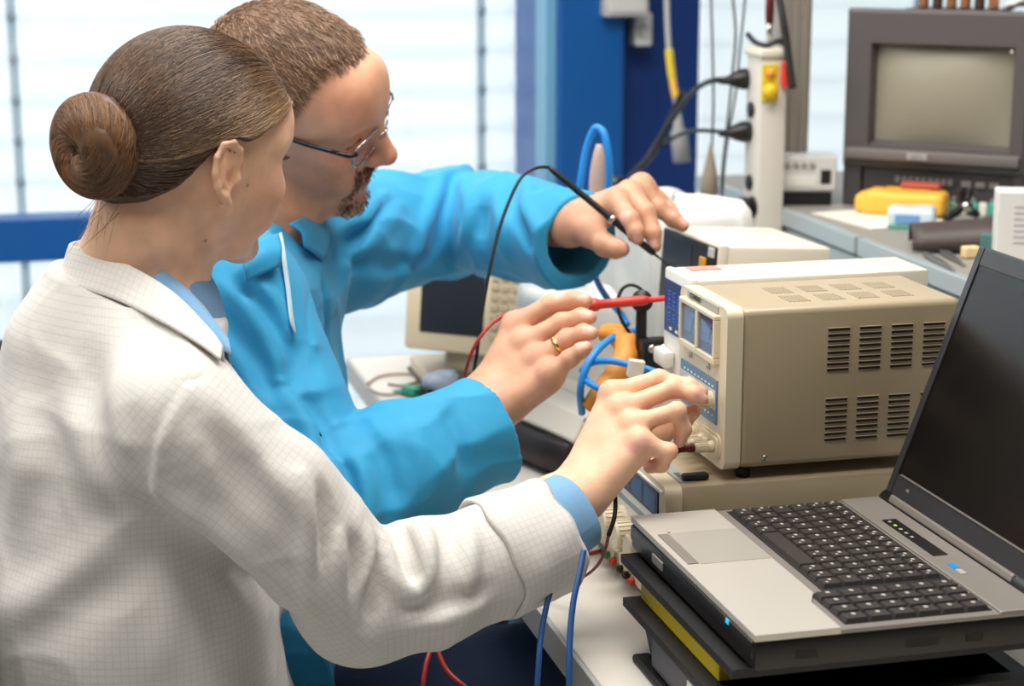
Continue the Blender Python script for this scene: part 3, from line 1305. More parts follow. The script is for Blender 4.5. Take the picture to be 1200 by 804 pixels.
# ------------------------------------------------------------------ wide double supply underneath
Xa, Xb, Ya, Yb, Za, Zb = .606, .93, 1.745, 2.035, .768, .896
t = thing('power_supply', 'wide beige double power supply under the two small ones, standing on the bench', 'power supply', (.77, 1.89, .76))
wb(MB().box((Xa + .020, Ya + .001, Za), (Xb, Yb - .001, Zb), .005), 'case', beige, t, 30)
m = MB()
m.prism(rrect_loop((Ya + Yb) / 2, (Za + Zb) / 2, (Yb - Ya) / 2, (Zb - Za) / 2, .009), Xa + .004, Xa + .022, 0)
wb(m, 'front_frame', cream, t, 40)
wb(MB().box((Xa + .0015, Ya + .008, Za + .006), (Xa + .004, Yb - .008, Zb - .006)), 'front_panel', white_p, t)
d = wb(MB().box((Xa - .0005, Ya + .012, .861), (Xa + .0015, Yb - .014, .8875)), 'display', mat('deep_blue_window', rgb(12, 28, 66), .4, spec=.3), t)
for k in range(6):
    y = Ya + .018 + k * .0425
    wb(MB().box((Xa - .0008, y, .8645), (Xa - .0004, y + .034, .8845)), 'window', mat('pale_blue_window', rgb(44, 88, 136), .45, var=.2, vscale=50, spec=.3), d)
wb(MB().box((Xa + .0008, Ya + .012, .845), (Xa + .0016, Yb - .014, .851)), 'stripe', mat('teal_grey_stripe', rgb(132, 156, 160), .5), t)
lb = wb(MB().box((Xa + .024, Ya + .012, Zb - .0002), (Xa + .040, Ya + .085, Zb + .0006)), 'name_strip', panel_silver, t)
m = MB()
for k in range(5):
    m.box((Xa + .028, Ya + .018 + k * .006, Zb + .0006), (Xa + .034, Ya + .022 + k * .006, Zb + .0008))
wb(m, 'lettering', ink, lb)
for y, z in ((1.780, .822), (1.826, .822), (1.872, .822), (1.918, .822), (1.964, .822)):
    m = MB()
    knob(m, (Xa + .0015, y, z), .0165, .026, ribs=22)
    wb(m, 'knob', cream, t)
soc = [(1.902, cab_black), (1.888, mat('green_socket', rgb(40, 128, 74), .4)), (1.868, red_p), (1.842, cab_black), (1.822, cab_black), (1.802, red_p)]
for yc in (1.890, 1.836, 1.786):
    m = MB()
    m.prism(rrect_loop(yc, .788, .024, .0145, .012), Xa - .006, Xa + .0015, 0)
    m.prism(rrect_loop(yc, .788, .019, .010, .009), Xa - .009, Xa - .006, 0)
    wb(m, 'terminal_plate', cream, t, 40)
for y, mm in soc:
    m = MB()
    m.lathe([(.0044, 0), (.0044, .005), (.0036, .0065), (.0024, .0068), (.0022, .004), (.0005, .004)], 18, M=frame_to((Xa - .008, y, .779), (-1, 0, 0)))
    wb(m, 'socket', mm, t)
for x in (.63, .90):
    for y in (1.77, 2.01):
        wb(MB().lathe([(.009, 0), (.010, .0085)], 16, M=TR((x, y, .7602))), 'foot', rubber, t)
o = MB().box((.634, 1.758, .8966), (.662, 1.770, .9035), .003)
o = o.build('rubber_cap', rubber)
tag(o, 'small black rubber cap lying on the wide supply below the terminals', 'cap')
# dark red plug pushed into the near terminal
m = MB()
m.lathe([(.0005, 0), (.0036, .001), (.0044, .006), (.0050, .012), (.0050, .020), (.0040, .023), (.0040, .030), (.0046, .032), (.0046, .038)], 18,
        M=frame_to((.6105, 1.7705, .9275), (1, 0, .02)))
o = m.build('banana_plug', darkred, None, 35)
tag(o, 'dark red banana plug in the near terminal of the beige supply', 'plug')

# ------------------------------------------------------------------ laptop
lt_silver = mat('silver_palm_rest', rgb(204, 199, 190), .38, .35, bump=.05, bscale=1500)
lt_grey = mat('grey_laptop_deck', rgb(142, 136, 130), .42, .35)
lt_black = mat('black_laptop_shell', rgb(12, 9, 10), .42)
key_m = mat('dark_key', rgb(50, 45, 43), .5)
leg_m = mat('key_legend', rgb(168, 163, 156), .5)
scr_m = mat('dark_screen', rgb(12, 10, 12), .26, spec=.5)
LX, LY, LZ = .564, 1.385, .880
LW, LD = .330, .270
t = thing('laptop', 'open black and silver laptop standing on black storage bins', 'laptop', (LX + LD / 2, LY + LW / 2, .846))
m = MB().box((LX, LY, .847), (LX + LD, LY + LW, .8745), .005)
m.box((LX - .002, LY + .004, .857), (LX + .004, LY + LW - .004, .8735), .003)
wb(m, 'base', lt_black, t, 30)
# palm rest: plate with the step towards the number pad
poly = [(LX, LY), (LX + .076, LY), (LX + .076, LY + .062), (LX + .087, LY + .084), (LX + .087, LY + LW), (LX, LY + LW)]
wb(MB().prism(poly, .8743, LZ, 2), 'palm_rest', lt_silver, t)
m = MB()
poly = [(LX + .0762, LY), (LX + LD, LY), (LX + LD, LY + LW), (LX + .0872, LY + LW), (LX + .0872, LY + .084), (LX + .0762, LY + .062)]
m.prism(poly, .8743, LZ - .0022, 2)
m.box((LX + .222, LY, .876), (LX + LD - .006, LY + LW, LZ), .0015)
wb(m, 'deck', lt_grey, t)
m = MB()
m.box((LX + .018, LY + .178, LZ - .0002), (LX + .086, LY + .268, LZ + .0004))
d = wb(m, 'touchpad', mat('touchpad_silver', rgb(186, 182, 174), .3, .3), t)
m = MB().box((LX + .018, LY + .270, LZ - .0002), (LX + .020, LY + .272, LZ + .0006))
m.box((LX + .006, LY + .180, LZ), (LX + .0165, LY + .266, LZ + .0012), .0006)
wb(m, 'touchpad_button', lt_grey, d)
# keyboard well and keys
wb(MB().box((LX + .098, LY + .084, LZ - .0024), (LX + .2195, LY + LW - .006, LZ - .0016)).box((LX + .084, LY + .010, LZ - .0024), (LX + .2195, LY + .0835, LZ - .0016)),
   'keyboard_well', mat('black_key_well', rgb(14, 12, 12), .6), t)
rowx = [.1010, .1205, .1400, .1595, .1790, .1985]


def key(y0, y1, x0, x1, legends):
    m = MB()
    h = LZ + .0022
    y0, y1 = y0 + .0007, y1 - .0007
    c = .0017
    b_ = [(x0, y0, LZ - .0016), (x1, y0, LZ - .0016), (x1, y1, LZ - .0016), (x0, y1, LZ - .0016)]
    t_ = [(x0 + c, y0 + c, h), (x1 - c * .6, y0 + c, h), (x1 - c * .6, y1 - c, h), (x0 + c, y1 - c, h)]
    m.add(b_ + t_, [(3, 2, 1, 0), (4, 5, 6, 7), (0, 1, 5, 4), (1, 2, 6, 5), (2, 3, 7, 6), (3, 0, 4, 7)])
    for a, b2, wy, wx in legends:
        yy, xx = y0 + c + (y1 - y0 - 2 * c) * a, x0 + c + (x1 - x0 - 2 * c) * b2
        m.box((xx, yy, h), (xx + wx, yy + wy, h + .00015), mi=1)
    wb(m, 'key', [key_m, leg_m], t)


rk = random.Random(3)
mainL = LY + LW - .009
layout = [[1.25, 1, 1, 1, 5.2, 1, 1, 1], [1.1] + [1] * 11 + [1.3], [1.5] + [1] * 11 + [1.0], [1.35] + [1] * 11 + [1.1], [1] * 13, [.82] * 14]
pitch = .0173
for r_, widths in enumerate(layout):
    y = mainL
    tot = sum(widths)
    sc = .228 / tot
    x0 = LX + rowx[r_]
    for w in widths:
        y1 = y
        y0 = y - w * sc
        x1 = x0 + (.0185 if r_ < 5 else .0150)
        leg = [(.60, .50, .0042, .0030)] if w < 4 else []
        if r_ in (0, 5) or rk.random() < .4:
            leg = leg + ([(.25, .22, .003, .0022)] if w < 4 else [])
        key(y0, y1, x0, x1, leg)
        y = y0
for r_ in range(6):
    for c in range(4):
        x0 = LX + .0855 + r_ * .0222
        y1 = LY + .081 - c * .0178
        key(y1 - .0175, y1, x0, x0 + .0205, [(.55, .45, .0045, .0036)])
m = MB().box((LX + .232, LY + .145, LZ - .0002), (LX + .247, LY + .255, LZ + .0008), .0006)
d = wb(m, 'indicator_strip', lt_black, t)
for k in range(5):
    wb(MB().box((LX + .2355, LY + .245 - k * .012, LZ + .0008), (LX + .2385, LY + .249 - k * .012, LZ + .0011)), 'indicator_light', emit('green_light', rgb(150, 200, 60), .5) if k == 1 else leg_m, d)
m = MB().box((LX + .234, LY + .108, LZ), (LX + .241, LY + .122, LZ + .0006))
wb(m, 'badge', mat('blue_badge', rgb(30, 140, 210), .3), t)
m = MB().box((LX + .234, LY + .094, LZ), (LX + .240, LY + .107, LZ + .0005))
wb(m, 'badge', leg_m, t)
wb(MB().box((LX - .0022, LY + .055, .869), (LX - .0015, LY + .062, .873)), 'status_light', emit('cyan_light', rgb(40, 190, 230), .6), t)
wb(MB().box((LX - .0035, LY + .225, .858), (LX - .001, LY + .255, .867), .001), 'latch', lt_grey, t)
# ports on the near side
for x, w in ((.70, .030), (.755, .016), (.60, .02)):
    wb(MB().box((x, LY - .0004, .856), (x + w, LY + .002, .863)), 'port', dark, t)
# hinge barrel and lid
hx, hz = LX + LD + .004, .876
m = MB()
m.lathe([(.0105, 0), (.0115, .003), (.0115, LW - .003), (.0105, LW)], 22, M=frame_to((hx, LY, hz), (0, 1, 0)))
wb(m, 'hinge', lt_black, t)
la = math.atan2(.096, .262)
LH = .272


def lid_pt(u, h, w):
    """u along the hinge, h up the lid, w out of the front face"""
    return np.array([hx - .004 + math.sin(la) * h - math.cos(la) * w, LY + u, hz + .002 + math.cos(la) * h + math.sin(la) * w])


LM = np.eye(4)
LM[:3, 0], LM[:3, 1], LM[:3, 2] = (0, 1, 0), (math.sin(la), 0, math.cos(la)), (-math.cos(la), 0, math.sin(la))
LM[:3, 3] = lid_pt(0, 0, 0)
LM[:3, 0] = (0, -1, 0)
LM[:3, 3] = lid_pt(LW, 0, 0)
lidm = mat('dark_grey_lid', rgb(38, 37, 40), .4)
d = wb(MB().box((0, .006, -.014), (LW, LH, 0), .004, M=LM), 'lid', lidm, t, 30)
m = MB()
for a in ((.0, .006, .012, LH), (LW - .012, .006, LW, LH), (.012, .006, LW - .012, .030), (.012, LH - .019, LW - .012, LH)):
    m.box((a[0] + .001, a[1], -.0005), (a[2] - .0005, a[3] - .001, .0022), .001, M=LM)
wb(m, 'screen_frame', mat('charcoal_bezel', rgb(50, 50, 54), .32), d)
wb(MB().box((.012, .030, 0), (LW - .012, LH - .019, .0006), M=LM), 'screen', scr_m, d)
wb(MB().box((.020, .0292, .0005), (LW - .012, .0305, .003), M=LM).box((.022, .0005, .003), (LW - .06, .009, .0075), .003, M=LM), 'trim_strip', lt_grey, d)
wb(MB().box((.040, .018, .0022), (.046, .021, .0026), M=LM), 'mark', lt_grey, d)

# ------------------------------------------------------------------ black storage bins under the laptop
bin_m = mat('black_bin_plastic', rgb(9, 7, 8), .55, bump=.06, bscale=400)


def tray(x0, x1, y0, y1, z0, z1, name, label, lip=.012, taper=.008):
    t = thing(name, label, 'bin', ((x0 + x1) / 2, (y0 + y1) / 2, z0), group=None)
    rows = []
    for (dx, z) in ((taper, z0), (0.0, z1 - .010), (-lip, z1 - .008), (-lip, z1), (.003, z1), (taper + .003, z0 + .004)):
        rows.append([(x0 + dx, y0 + dx, z), (x1 - dx, y0 + dx, z), (x1 - dx, y1 - dx, z), (x0 + dx, y1 - dx, z)])
    m = MB()
    vs = [p for r in rows for p in r]
    fs = [(3, 2, 1, 0)]
    for i in range(len(rows) - 1):
        for k in range(4):
            k2 = (k + 1) % 4
            fs.append((i * 4 + k, i * 4 + k2, i * 4 + 4 + k2, i * 4 + 4 + k))
    n = len(rows) - 1
    fs.append(tuple(n * 4 + k for k in range(4)))
    m.add(vs, fs)
    for y in np.linspace(y0 + .05, y1 - .05, 4):
        m.box((x0 - .004, y - .004, z0 + .012), (x0 + taper, y + .004, z1 - .012), .001)
    wb(m, 'body', bin_m, t)
    return t


t = tray(.556, .815, 1.405, 1.655, .7602, .814, 'storage_bin', 'lower black bin with yellow band and white label, on the bench under the laptop', lip=.014)
d = wb(MB().box((.548, 1.455, .770), (.556, 1.60, .801), .002), 'label_holder', mat('dark_blue_holder', rgb(26, 34, 58), .4), t)
m = MB().box((.5465, 1.462, .768), (.5485, 1.497, .798))
q = wb(m, 'label', white_p, d)
wb(MB().box((.542, 1.50, .760), (.560, 1.64, .768), .003), 'foot_rail', bin_m, t)
m = MB()
m.box((.5575, 1.452, .8145), (.563, 1.662, .8325), .0012)
m.box((.5575, 1.4495, .8145), (.598, 1.4555, .8325), .0012)
m.box((.628, 1.449, .8165), (.650, 1.4555, .8265), .0012)
wb(m, 'yellow_band', mat('dull_yellow_band', rgb(206, 184, 30), .5), t)
wb(MB().box((.566, 1.458, .8142), (.81, 1.652, .8325)), 'insert', bin_m, t)
t = tray(.562, .815, 1.41, 1.690, .8330, .8462, 'tray', 'shallow black tray directly under the laptop, above the yellow band', lip=.012, taper=.004)
# ---------------------------------------------------------------- the woman in the white coat
def build_woman():
    base = np.array([0.08, 1.82, 0.0])
    fw = unit((0.98, 0.18, 0))
    lat = unit((-0.18, 0.98, 0))
    root = thing('person', 'woman with a brown hair bun in a white checked lab coat, turning a knob', 'person', base)
    skin = skin_mat('fair_skin')
    # --- pose
    Mh = head_frame(P(223, 183, 1.82), (0.87, 0.46, -0.20), (-0.46, 0.88, 0.08))
    s = 0.905

    def H(x, y, z):
        return Mh[:3, 3] + Mh[:3, :3] @ np.array([x, y, z]) * s
    NB = np.array([0.105, 1.845, 1.105])
    SH = np.array([0.125, 1.668, 1.012])
    EL = P(424, 702, 1.77)
    WR = P(674, 576, 1.870)
    Wd = [[P(735, 520, 1.925), P(775, 508, 1.935), P(800, 492, 1.93), P(817, 479, 1.928)],
          [P(717, 461, 1.925), P(772, 444, 1.935), P(808, 453, 1.925), P(827, 462, 1.922)],
          [P(729, 479, 1.91), P(789, 455, 1.915), P(814, 462, 1.91), P(827, 471, 1.908)],
          [P(742, 497, 1.892), P(793, 482, 1.89), P(801, 503, 1.90), P(795, 522, 1.905)],
          [P(750, 518, 1.876), P(784, 529, 1.872), P(775, 545, 1.885), P(758, 550, 1.893)]]
    back_n = unit(np.cross(Wd[1][0] - WR, Wd[4][0] - WR))
    if back_n @ ray(700, 500) > 0:
        back_n = -back_n
    hand = hand_sdf(WR, Wd, EL, back_n, r=0.95, wr=(.028, .021), palm_r=.0122)
    # left arm, hidden behind her: rests forearm along the lap
    SHl, ELl, WRl = NB + lat * .165 + np.array([.02, 0, -.085]), P(235, 655, 1.97), P(340, 652, 1.93)
    lw = [[WRl + np.array(q) for q in c] for c in (
        [(.03, -.035, .0), (.055, -.045, -.005), (.075, -.045, -.012), (.09, -.042, -.018)],
        [(.085, -.03, -.01), (.118, -.032, -.025), (.135, -.033, -.042), (.142, -.033, -.056)],
        [(.09, -.008, -.008), (.125, -.01, -.024), (.145, -.01, -.043), (.152, -.01, -.058)],
        [(.087, .014, -.01), (.118, .014, -.026), (.136, .013, -.044), (.143, .013, -.058)],
        [(.08, .034, -.014), (.105, .037, -.028), (.119, .037, -.042), (.126, .037, -.052)])]
    lhand = hand_sdf(WRl, lw, ELl, (0, 0, 1), r=0.86)
    head = local(head_sdf(s, True), Mh)
    neck = U(s_ellchain([H(-.03, 0, -.045), H(-.038, 0, -.085), NB + np.array([0, 0, .02]), NB - np.array([.0, 0, .03])],
                        [.056, .050, .049, .055], [.052, .047, .048, .06], [Mh[:3, 0]] * 2 + [fw] * 2),
             (s_cap(H(.0, .055, -.04), NB + fw * .04 + lat * .015, .012, .011), .02),
             (s_cap(H(.0, -.055, -.04), NB + fw * .045 - lat * .015, .012, .011), .02))
    HIP = np.array([.05, 1.81, .52])
    torso = s_ellchain([NB, NB - np.array([.01, 0, .06]), np.array([.08, 1.83, .92]), np.array([.07, 1.815, .72]), HIP],
                       [.05, .075, .10, .10, .12], [.055, .12, .145, .13, .165], [fw] * 5)
    legs = []
    for y in (-.09, .09):
        k = HIP + lat * y * 1.2 + fw * .42 + np.array([0, 0, -.02])
        a = k + np.array([.02, 0, -.42])
        legs += [(s_chain([HIP + lat * y, k, a], [.085, .058, .042]), .03),
                 (s_cap(a + fw * .0, a + fw * .15 - np.array([0, 0, .03]), .042, .03), .03)]
    body = U(head, (neck, .02), (torso, .05), (s_chain([NB - np.array([0, 0, .03]), SH], [.045, .05]), .04),
             (s_chain([SH, EL], [.043, .036]), .03), (hand, .01),
             (s_chain([NB - np.array([0, 0, .03]), SHl], [.045, .05]), .04), (s_chain([SHl, ELl], [.043, .036]), .03), (lhand, .01), *legs)
    V, Q = grow(body, (-.22, 1.38, 0.0), (.82, 2.16, 1.42), .0022, levels=5)
    V, Q = keep_largest(V, Q)
    col = np.tile(np.array(rgb(238, 192, 160)[:3]), (len(V), 1))
    L = (V - Mh[:3, 3]) @ Mh[:3, :3] / s
    inface = (L[:, 2] > -.14)
    col = mixc(col, rgb(214, 140, 112)[:3], 0.55 * np.clip(blob(L, (.07, -.045, -.03), (.03, .03, .03)) + blob(L, (.07, .045, -.03), (.03, .03, .03)), 0, 1))
    lip = np.clip(blob(L, (.098, 0, -.06), (.02, .022, .012)) * 1.6, 0, 1) * (np.abs(L[:, 2] + .06) < .014)
    col = mixc(col, rgb(190, 95, 85)[:3], lip * .8)
    for y in (-1, 1):
        e = blob(L, (-.008, y * .078, 0), (.02, .012, .03))
        col = mixc(col, rgb(222, 150, 118)[:3], 0.45 * e)
        iris = (np.abs(L[:, 1] - y * .033) < .013) & (np.abs(L[:, 2] - .0105) < .0045) & (L[:, 0] > .078)
        col[iris] = rgb(225, 220, 212)[:3]
        pup = (np.hypot(L[:, 1] - y * .033, L[:, 2] - .0105) < .0048) & (L[:, 0] > .078)
        col[pup] = rgb(50, 40, 32)[:3]
    # hand: redder at knuckles, tips and in the creases of the fingers
    for d in Wd[1:]:
        for q, r in ((d[0], .012), (d[1], .010), (d[2], .008), (d[3], .012)):
            col = mixc(col, rgb(214, 138, 108)[:3], 0.32 * blob(V, q, r))
    for d in Wd:                                                         # nails
        e = unit(d[3] - d[2])
        up = unit(back_n - e * (back_n @ e))
        q = (V - (d[3] - e * .006))
        m = (np.abs(q @ e) < .0055) & (np.abs(q @ np.cross(e, up)) < .0048) & (q @ up > .0028)
        col[m] = rgb(232, 178, 160)[:3]
    # small moles on the neck and cheek
    for px, py in ((241, 283), (291, 218)):
        q = trace(body, px, py)
        if q is not None:
            col = mixc(col, rgb(120, 66, 48)[:3], np.clip(1.6 * blob(V, q, .0015), 0, 1))
    mesh_of('body', V, Q, skin, root, col)

    # --- hair: a cap that follows the skull, and strands combed back into the bun
    skull = local(U(s_ell((-.012 * s, 0, .034 * s), (.096 * s, .0755 * s, .088 * s)),
                    (s_ell((.034 * s, 0, .02 * s), (.062 * s, .066 * s, .075 * s)), .03 * s),
                    (s_ell((-.045 * s, 0, -.012 * s), (.055 * s, .058 * s, .058 * s)), .03 * s)), Mh)

    def line(L):
        """> 0 on the face side of the hairline (head space)"""
        x, z = L[:, 0], L[:, 2]
        ay = np.abs(L[:, 1])
        # front line high on the forehead, down the temple in front of the ear, behind the ear to the nape
        zz = np.interp(x, [-.12, -.09, -.07, -.05, -.032, -.014, .004, .014, .026, .045, .062, .08, .1],
                       [-.078, -.062, -.047, -.027, .004, .027, .030, .028, .034, .046, .058, .070, .076]).astype(F4)
        return zz - z - np.where(x > .03, (.06 - ay) * .15, 0)

    def cap(p):
        L = ((p - A3(Mh[:3, 3])) @ A3(Mh[:3, :3])) / s
        d = skull(p) - .0085 - .002 * wobble(L, 60, 4)
        d = d - .0005 * np.sin(90 * (L[:, 2] * 1.0 - .55 * L[:, 0]) * 6 + 3 * wobble(L, 40, 9))
        return smax(d, line(L) * .75, .012)
    V, Q = grow(cap, Mh[:3, 3] - .17, Mh[:3, 3] + .17, .0024, levels=4)
    V, Q = keep_largest(V, Q)
    L = (V - Mh[:3, 3]) @ Mh[:3, :3] / s
    dark, mid, gold = (np.array(rgb(*c)[:3]) for c in ((54, 38, 28), (98, 71, 51), (192, 154, 112)))
    c = mixc(np.tile(dark, (len(V), 1)), mid, np.clip(.5 + .5 * wobble(L, 50, 2), 0, 1) * .6)
    hm = hair_mat('brown_hair', .42)
    hair = mesh_of('hair', V, Q, hm, root, c)
    bunc = H(-.120, -.010, -.002)
    rng = np.random.RandomState(5)
    # roots over the cap
    ok = np.flatnonzero((line(L) < -.004) & (np.abs(skull(V.astype(F4)) - .0085) < .005))
    idx = rng.choice(ok, 9500)
    roots = V[idx]
    paths = [roots]
    p = roots.copy()
    capo = lambda q: skull(q) - .0098
    anchor = H(-.108, -.006, -.010)
    for i in range(13):
        to = anchor - p
        dist = np.linalg.norm(to, axis=1)[:, None]
        Lp = (p - Mh[:3, 3]) @ Mh[:3, :3] / s
        # first comb straight back and a little down, then converge
        flow = Mh[:3, :3] @ np.array([-1.0, 0, -.62])
        w = np.clip((.125 - dist) / .07, .2, 1)
        d = to / (dist + 1e-9) * w + flow * (1 - w)
        n = grad(capo, p.astype(F4)).astype(float)
        d -= n * (d * n).sum(1)[:, None]
        d /= np.linalg.norm(d, axis=1)[:, None] + 1e-9
        step = np.minimum(.0125, dist * .35)
        p = p + d * step
        n = grad(capo, p.astype(F4)).astype(float)
        p = p - n * (capo(p.astype(F4)) - rng.uniform(-.0004, .0011, len(p)))[:, None]
        viol = np.clip(line((p - Mh[:3, 3]) @ Mh[:3, :3] / s) + .006, 0, .02)
        p = p + Mh[:3, 2] * (viol * s)[:, None]
        paths.append(p.copy())
    paths = np.stack(paths, 1)
    Lr = (roots - Mh[:3, 3]) @ Mh[:3, :3] / s
    front = np.clip((Lr[:, 0] + .005) / .06, 0, 1) * np.clip((.105 - Lr[:, 2]) / .06, 0, 1)
    cc = mixc(np.tile(dark * .9, (len(roots), 1)), mid, .25 + .6 * rng.uniform(0, 1, len(roots)))
    cc = mixc(cc, gold, np.clip(front * rng.uniform(.5, 1.3, len(roots)) + (rng.uniform(0, 1, len(roots)) > .93) * .3, 0, 1))
    strands('hair_strand', paths, .00042 * np.ones(14), cc, hm, root)
    # --- bun: a coil of hair wound round its middle
    ax = unit(H(-.13, -.01, -.01) - H(-.02, .0, .02))
    e1 = unit(np.cross(ax, (0, 0, 1)))
    e2 = np.cross(e1, ax)
    Rb = np.stack([e1, e2, ax], 1)

    def bunf(p):
        q = (p - A3(bunc)) @ A3(Rb)
        a = np.arctan2(q[:, 1], q[:, 0])
        r = np.hypot(q[:, 0], q[:, 1])
        d = np.sqrt((r - .0235) ** 2 + (q[:, 2] * .92) ** 2) - .0235
        d2 = s_ell((0, 0, -.004), (.030, .030, .023))(q)
        d = smin(d, d2, .008)
        return d - .0022 * np.sin(3 * a + 170 * q[:, 2] + 60 * r) - .0015 * wobble(q, 90, 3)
    V, Q = keep_largest(*grow(bunf, bunc - .07, bunc + .07, .002, levels=3))
    L = (V - bunc) @ Rb
    aa = np.arctan2(L[:, 1], L[:, 0])
    c = mixc(np.tile(np.array(rgb(72, 52, 38)[:3]), (len(V), 1)), rgb(132, 98, 70)[:3], np.clip(.5 + .5 * np.sin(9 * aa + 380 * L[:, 2] + 150 * np.hypot(L[:, 0], L[:, 1])), 0, 1) * .6)
    bun = mesh_of('hair_bun', V, Q, hm, root, c)
    n = 3200
    t0 = rng.uniform(0, 2 * math.pi, n)
    b0 = rng.uniform(-.2, math.pi * 1.15, n)
    k = 12
    ts = np.linspace(0, 1, k)
    lead = rng.uniform(.8, 2.0, n)
    A = t0[:, None] + lead[:, None] * ts[None]
    B = b0[:, None] + ts[None] * 1.1 - .5
    rr = .0246 + rng.uniform(-.0006, .0009, n)[:, None] + 0 * ts[None]
    R_ = .0235 + rr * np.cos(B)
    loc = np.stack([R_ * np.cos(A), R_ * np.sin(A), rr * np.sin(B) * 1.08], -1)
    paths = bunc + loc @ Rb.T
    cc = mixc(np.tile(np.array(rgb(58, 38, 26)[:3]), (n, 1)), rgb(166, 122, 84)[:3], .2 + .6 * rng.uniform(0, 1, n))
    strands('bun_strand', paths, .00042 * np.ones(k), cc, hm, root)
    # loose wisps at the nape and above the bun
    n = 16
    st = np.array([H(-.092 + rng.uniform(-.012, .006), -.012 + rng.uniform(-.02, .02), -.058 + rng.uniform(-.01, .01)) for _ in range(n)])
    dirs = np.array([unit(Mh[:3, :3] @ np.array([-.35 + rng.normal() * .3, rng.normal() * .35, -1])) for _ in range(n)])
    ln = rng.uniform(.02, .05, n)
    paths = st[:, None] + dirs[:, None] * (ln[:, None] * np.linspace(0, 1, 8)[None])[..., None]
    paths += (rng.normal(size=(n, 1, 3)) * .006) * (np.linspace(0, 1, 8)[None, :, None] ** 2)
    cc = mixc(np.tile(np.array(rgb(96, 68, 48)[:3]), (n, 1)), rgb(190, 160, 128)[:3], rng.uniform(0, 1, n))
    strands('loose_wisp', paths, .0003 * np.ones(8), cc, hm, root)
    # brows and lashes
    for y in (-1, 1):
        eb = []
        for i in range(60):
            t = rng.uniform(0, 1)
            q = np.array([.096 - .020 * t ** 1.6, y * (.013 + .036 * t), .030 + .010 * math.sin(t * 2.4)])
            e = np.array([-.004, y * .007, .002 + rng.normal() * .001])
            a = H(*q)
            eb.append(np.stack([a + Mh[:3, :3] @ (e * w) for w in np.linspace(0, 1, 4)]))
        for i in range(26):
            t = i / 25
            q = np.array([.0885 - .006 * t, y * (.022 + .022 * t), .0135])
            a = H(*q)
            eb.append(np.stack([a + Mh[:3, :3] @ (np.array([.009 * w, y * .003 * w, .004 * w * w])) for w in np.linspace(0, 1, 4)]))
        eb = np.array(eb)
        strands('eyebrow', eb, .0006 * np.ones(4), np.tile(np.array(rgb(92, 66, 48)[:3]), (len(eb), 1)), hm, root)

    # --- lab coat
    white = cloth_mat('white_coat_cloth', rgb(222, 219, 214), grid=.16, gridcol=rgb(120, 124, 134), weave=.22)
    C0 = [np.array(q) for q in ((.098, 1.845, 1.085), (.078, 1.84, 1.035), (.070, 1.83, .95), (.072, 1.82, .80), (.07, 1.81, .65), (.075, 1.80, .46))]
    tors = s_ellchain(C0, [.086, .098, .112, .146, .168, .19], [.095, .135, .172, .19, .20, .23], [fw] * 6)
    CU0, CU1 = P(577, 655, 1.815), P(639, 629, 1.842)
    FM = P(500, 682, 1.785)
    UM = P(318, 585, 1.715)
    sleeve = s_chain([SH, UM, EL, FM, CU0, CU1], [.060, .059, .0585, .058, .0525, .0515], .012)
    SHl2 = SHl
    sleeve_l = s_chain([SHl2, ELl, WRl], [.062, .058, .05], .012)
    sh = s_chain([NB + np.array([-.005, 0, -.03]) - lat * .05, SH], [.055, .054])
    shl = s_chain([NB + np.array([-.005, 0, -.03]) + lat * .05, SHl], [.055, .054])
    smooth_coat = U(tors, (sh, .06), (shl, .05), (sleeve, .042), (sleeve_l, .022))

    def W_(pix, w, a):
        q = traced(smooth_coat, pix)
        return (q, w, a) if len(q) > 1 else None
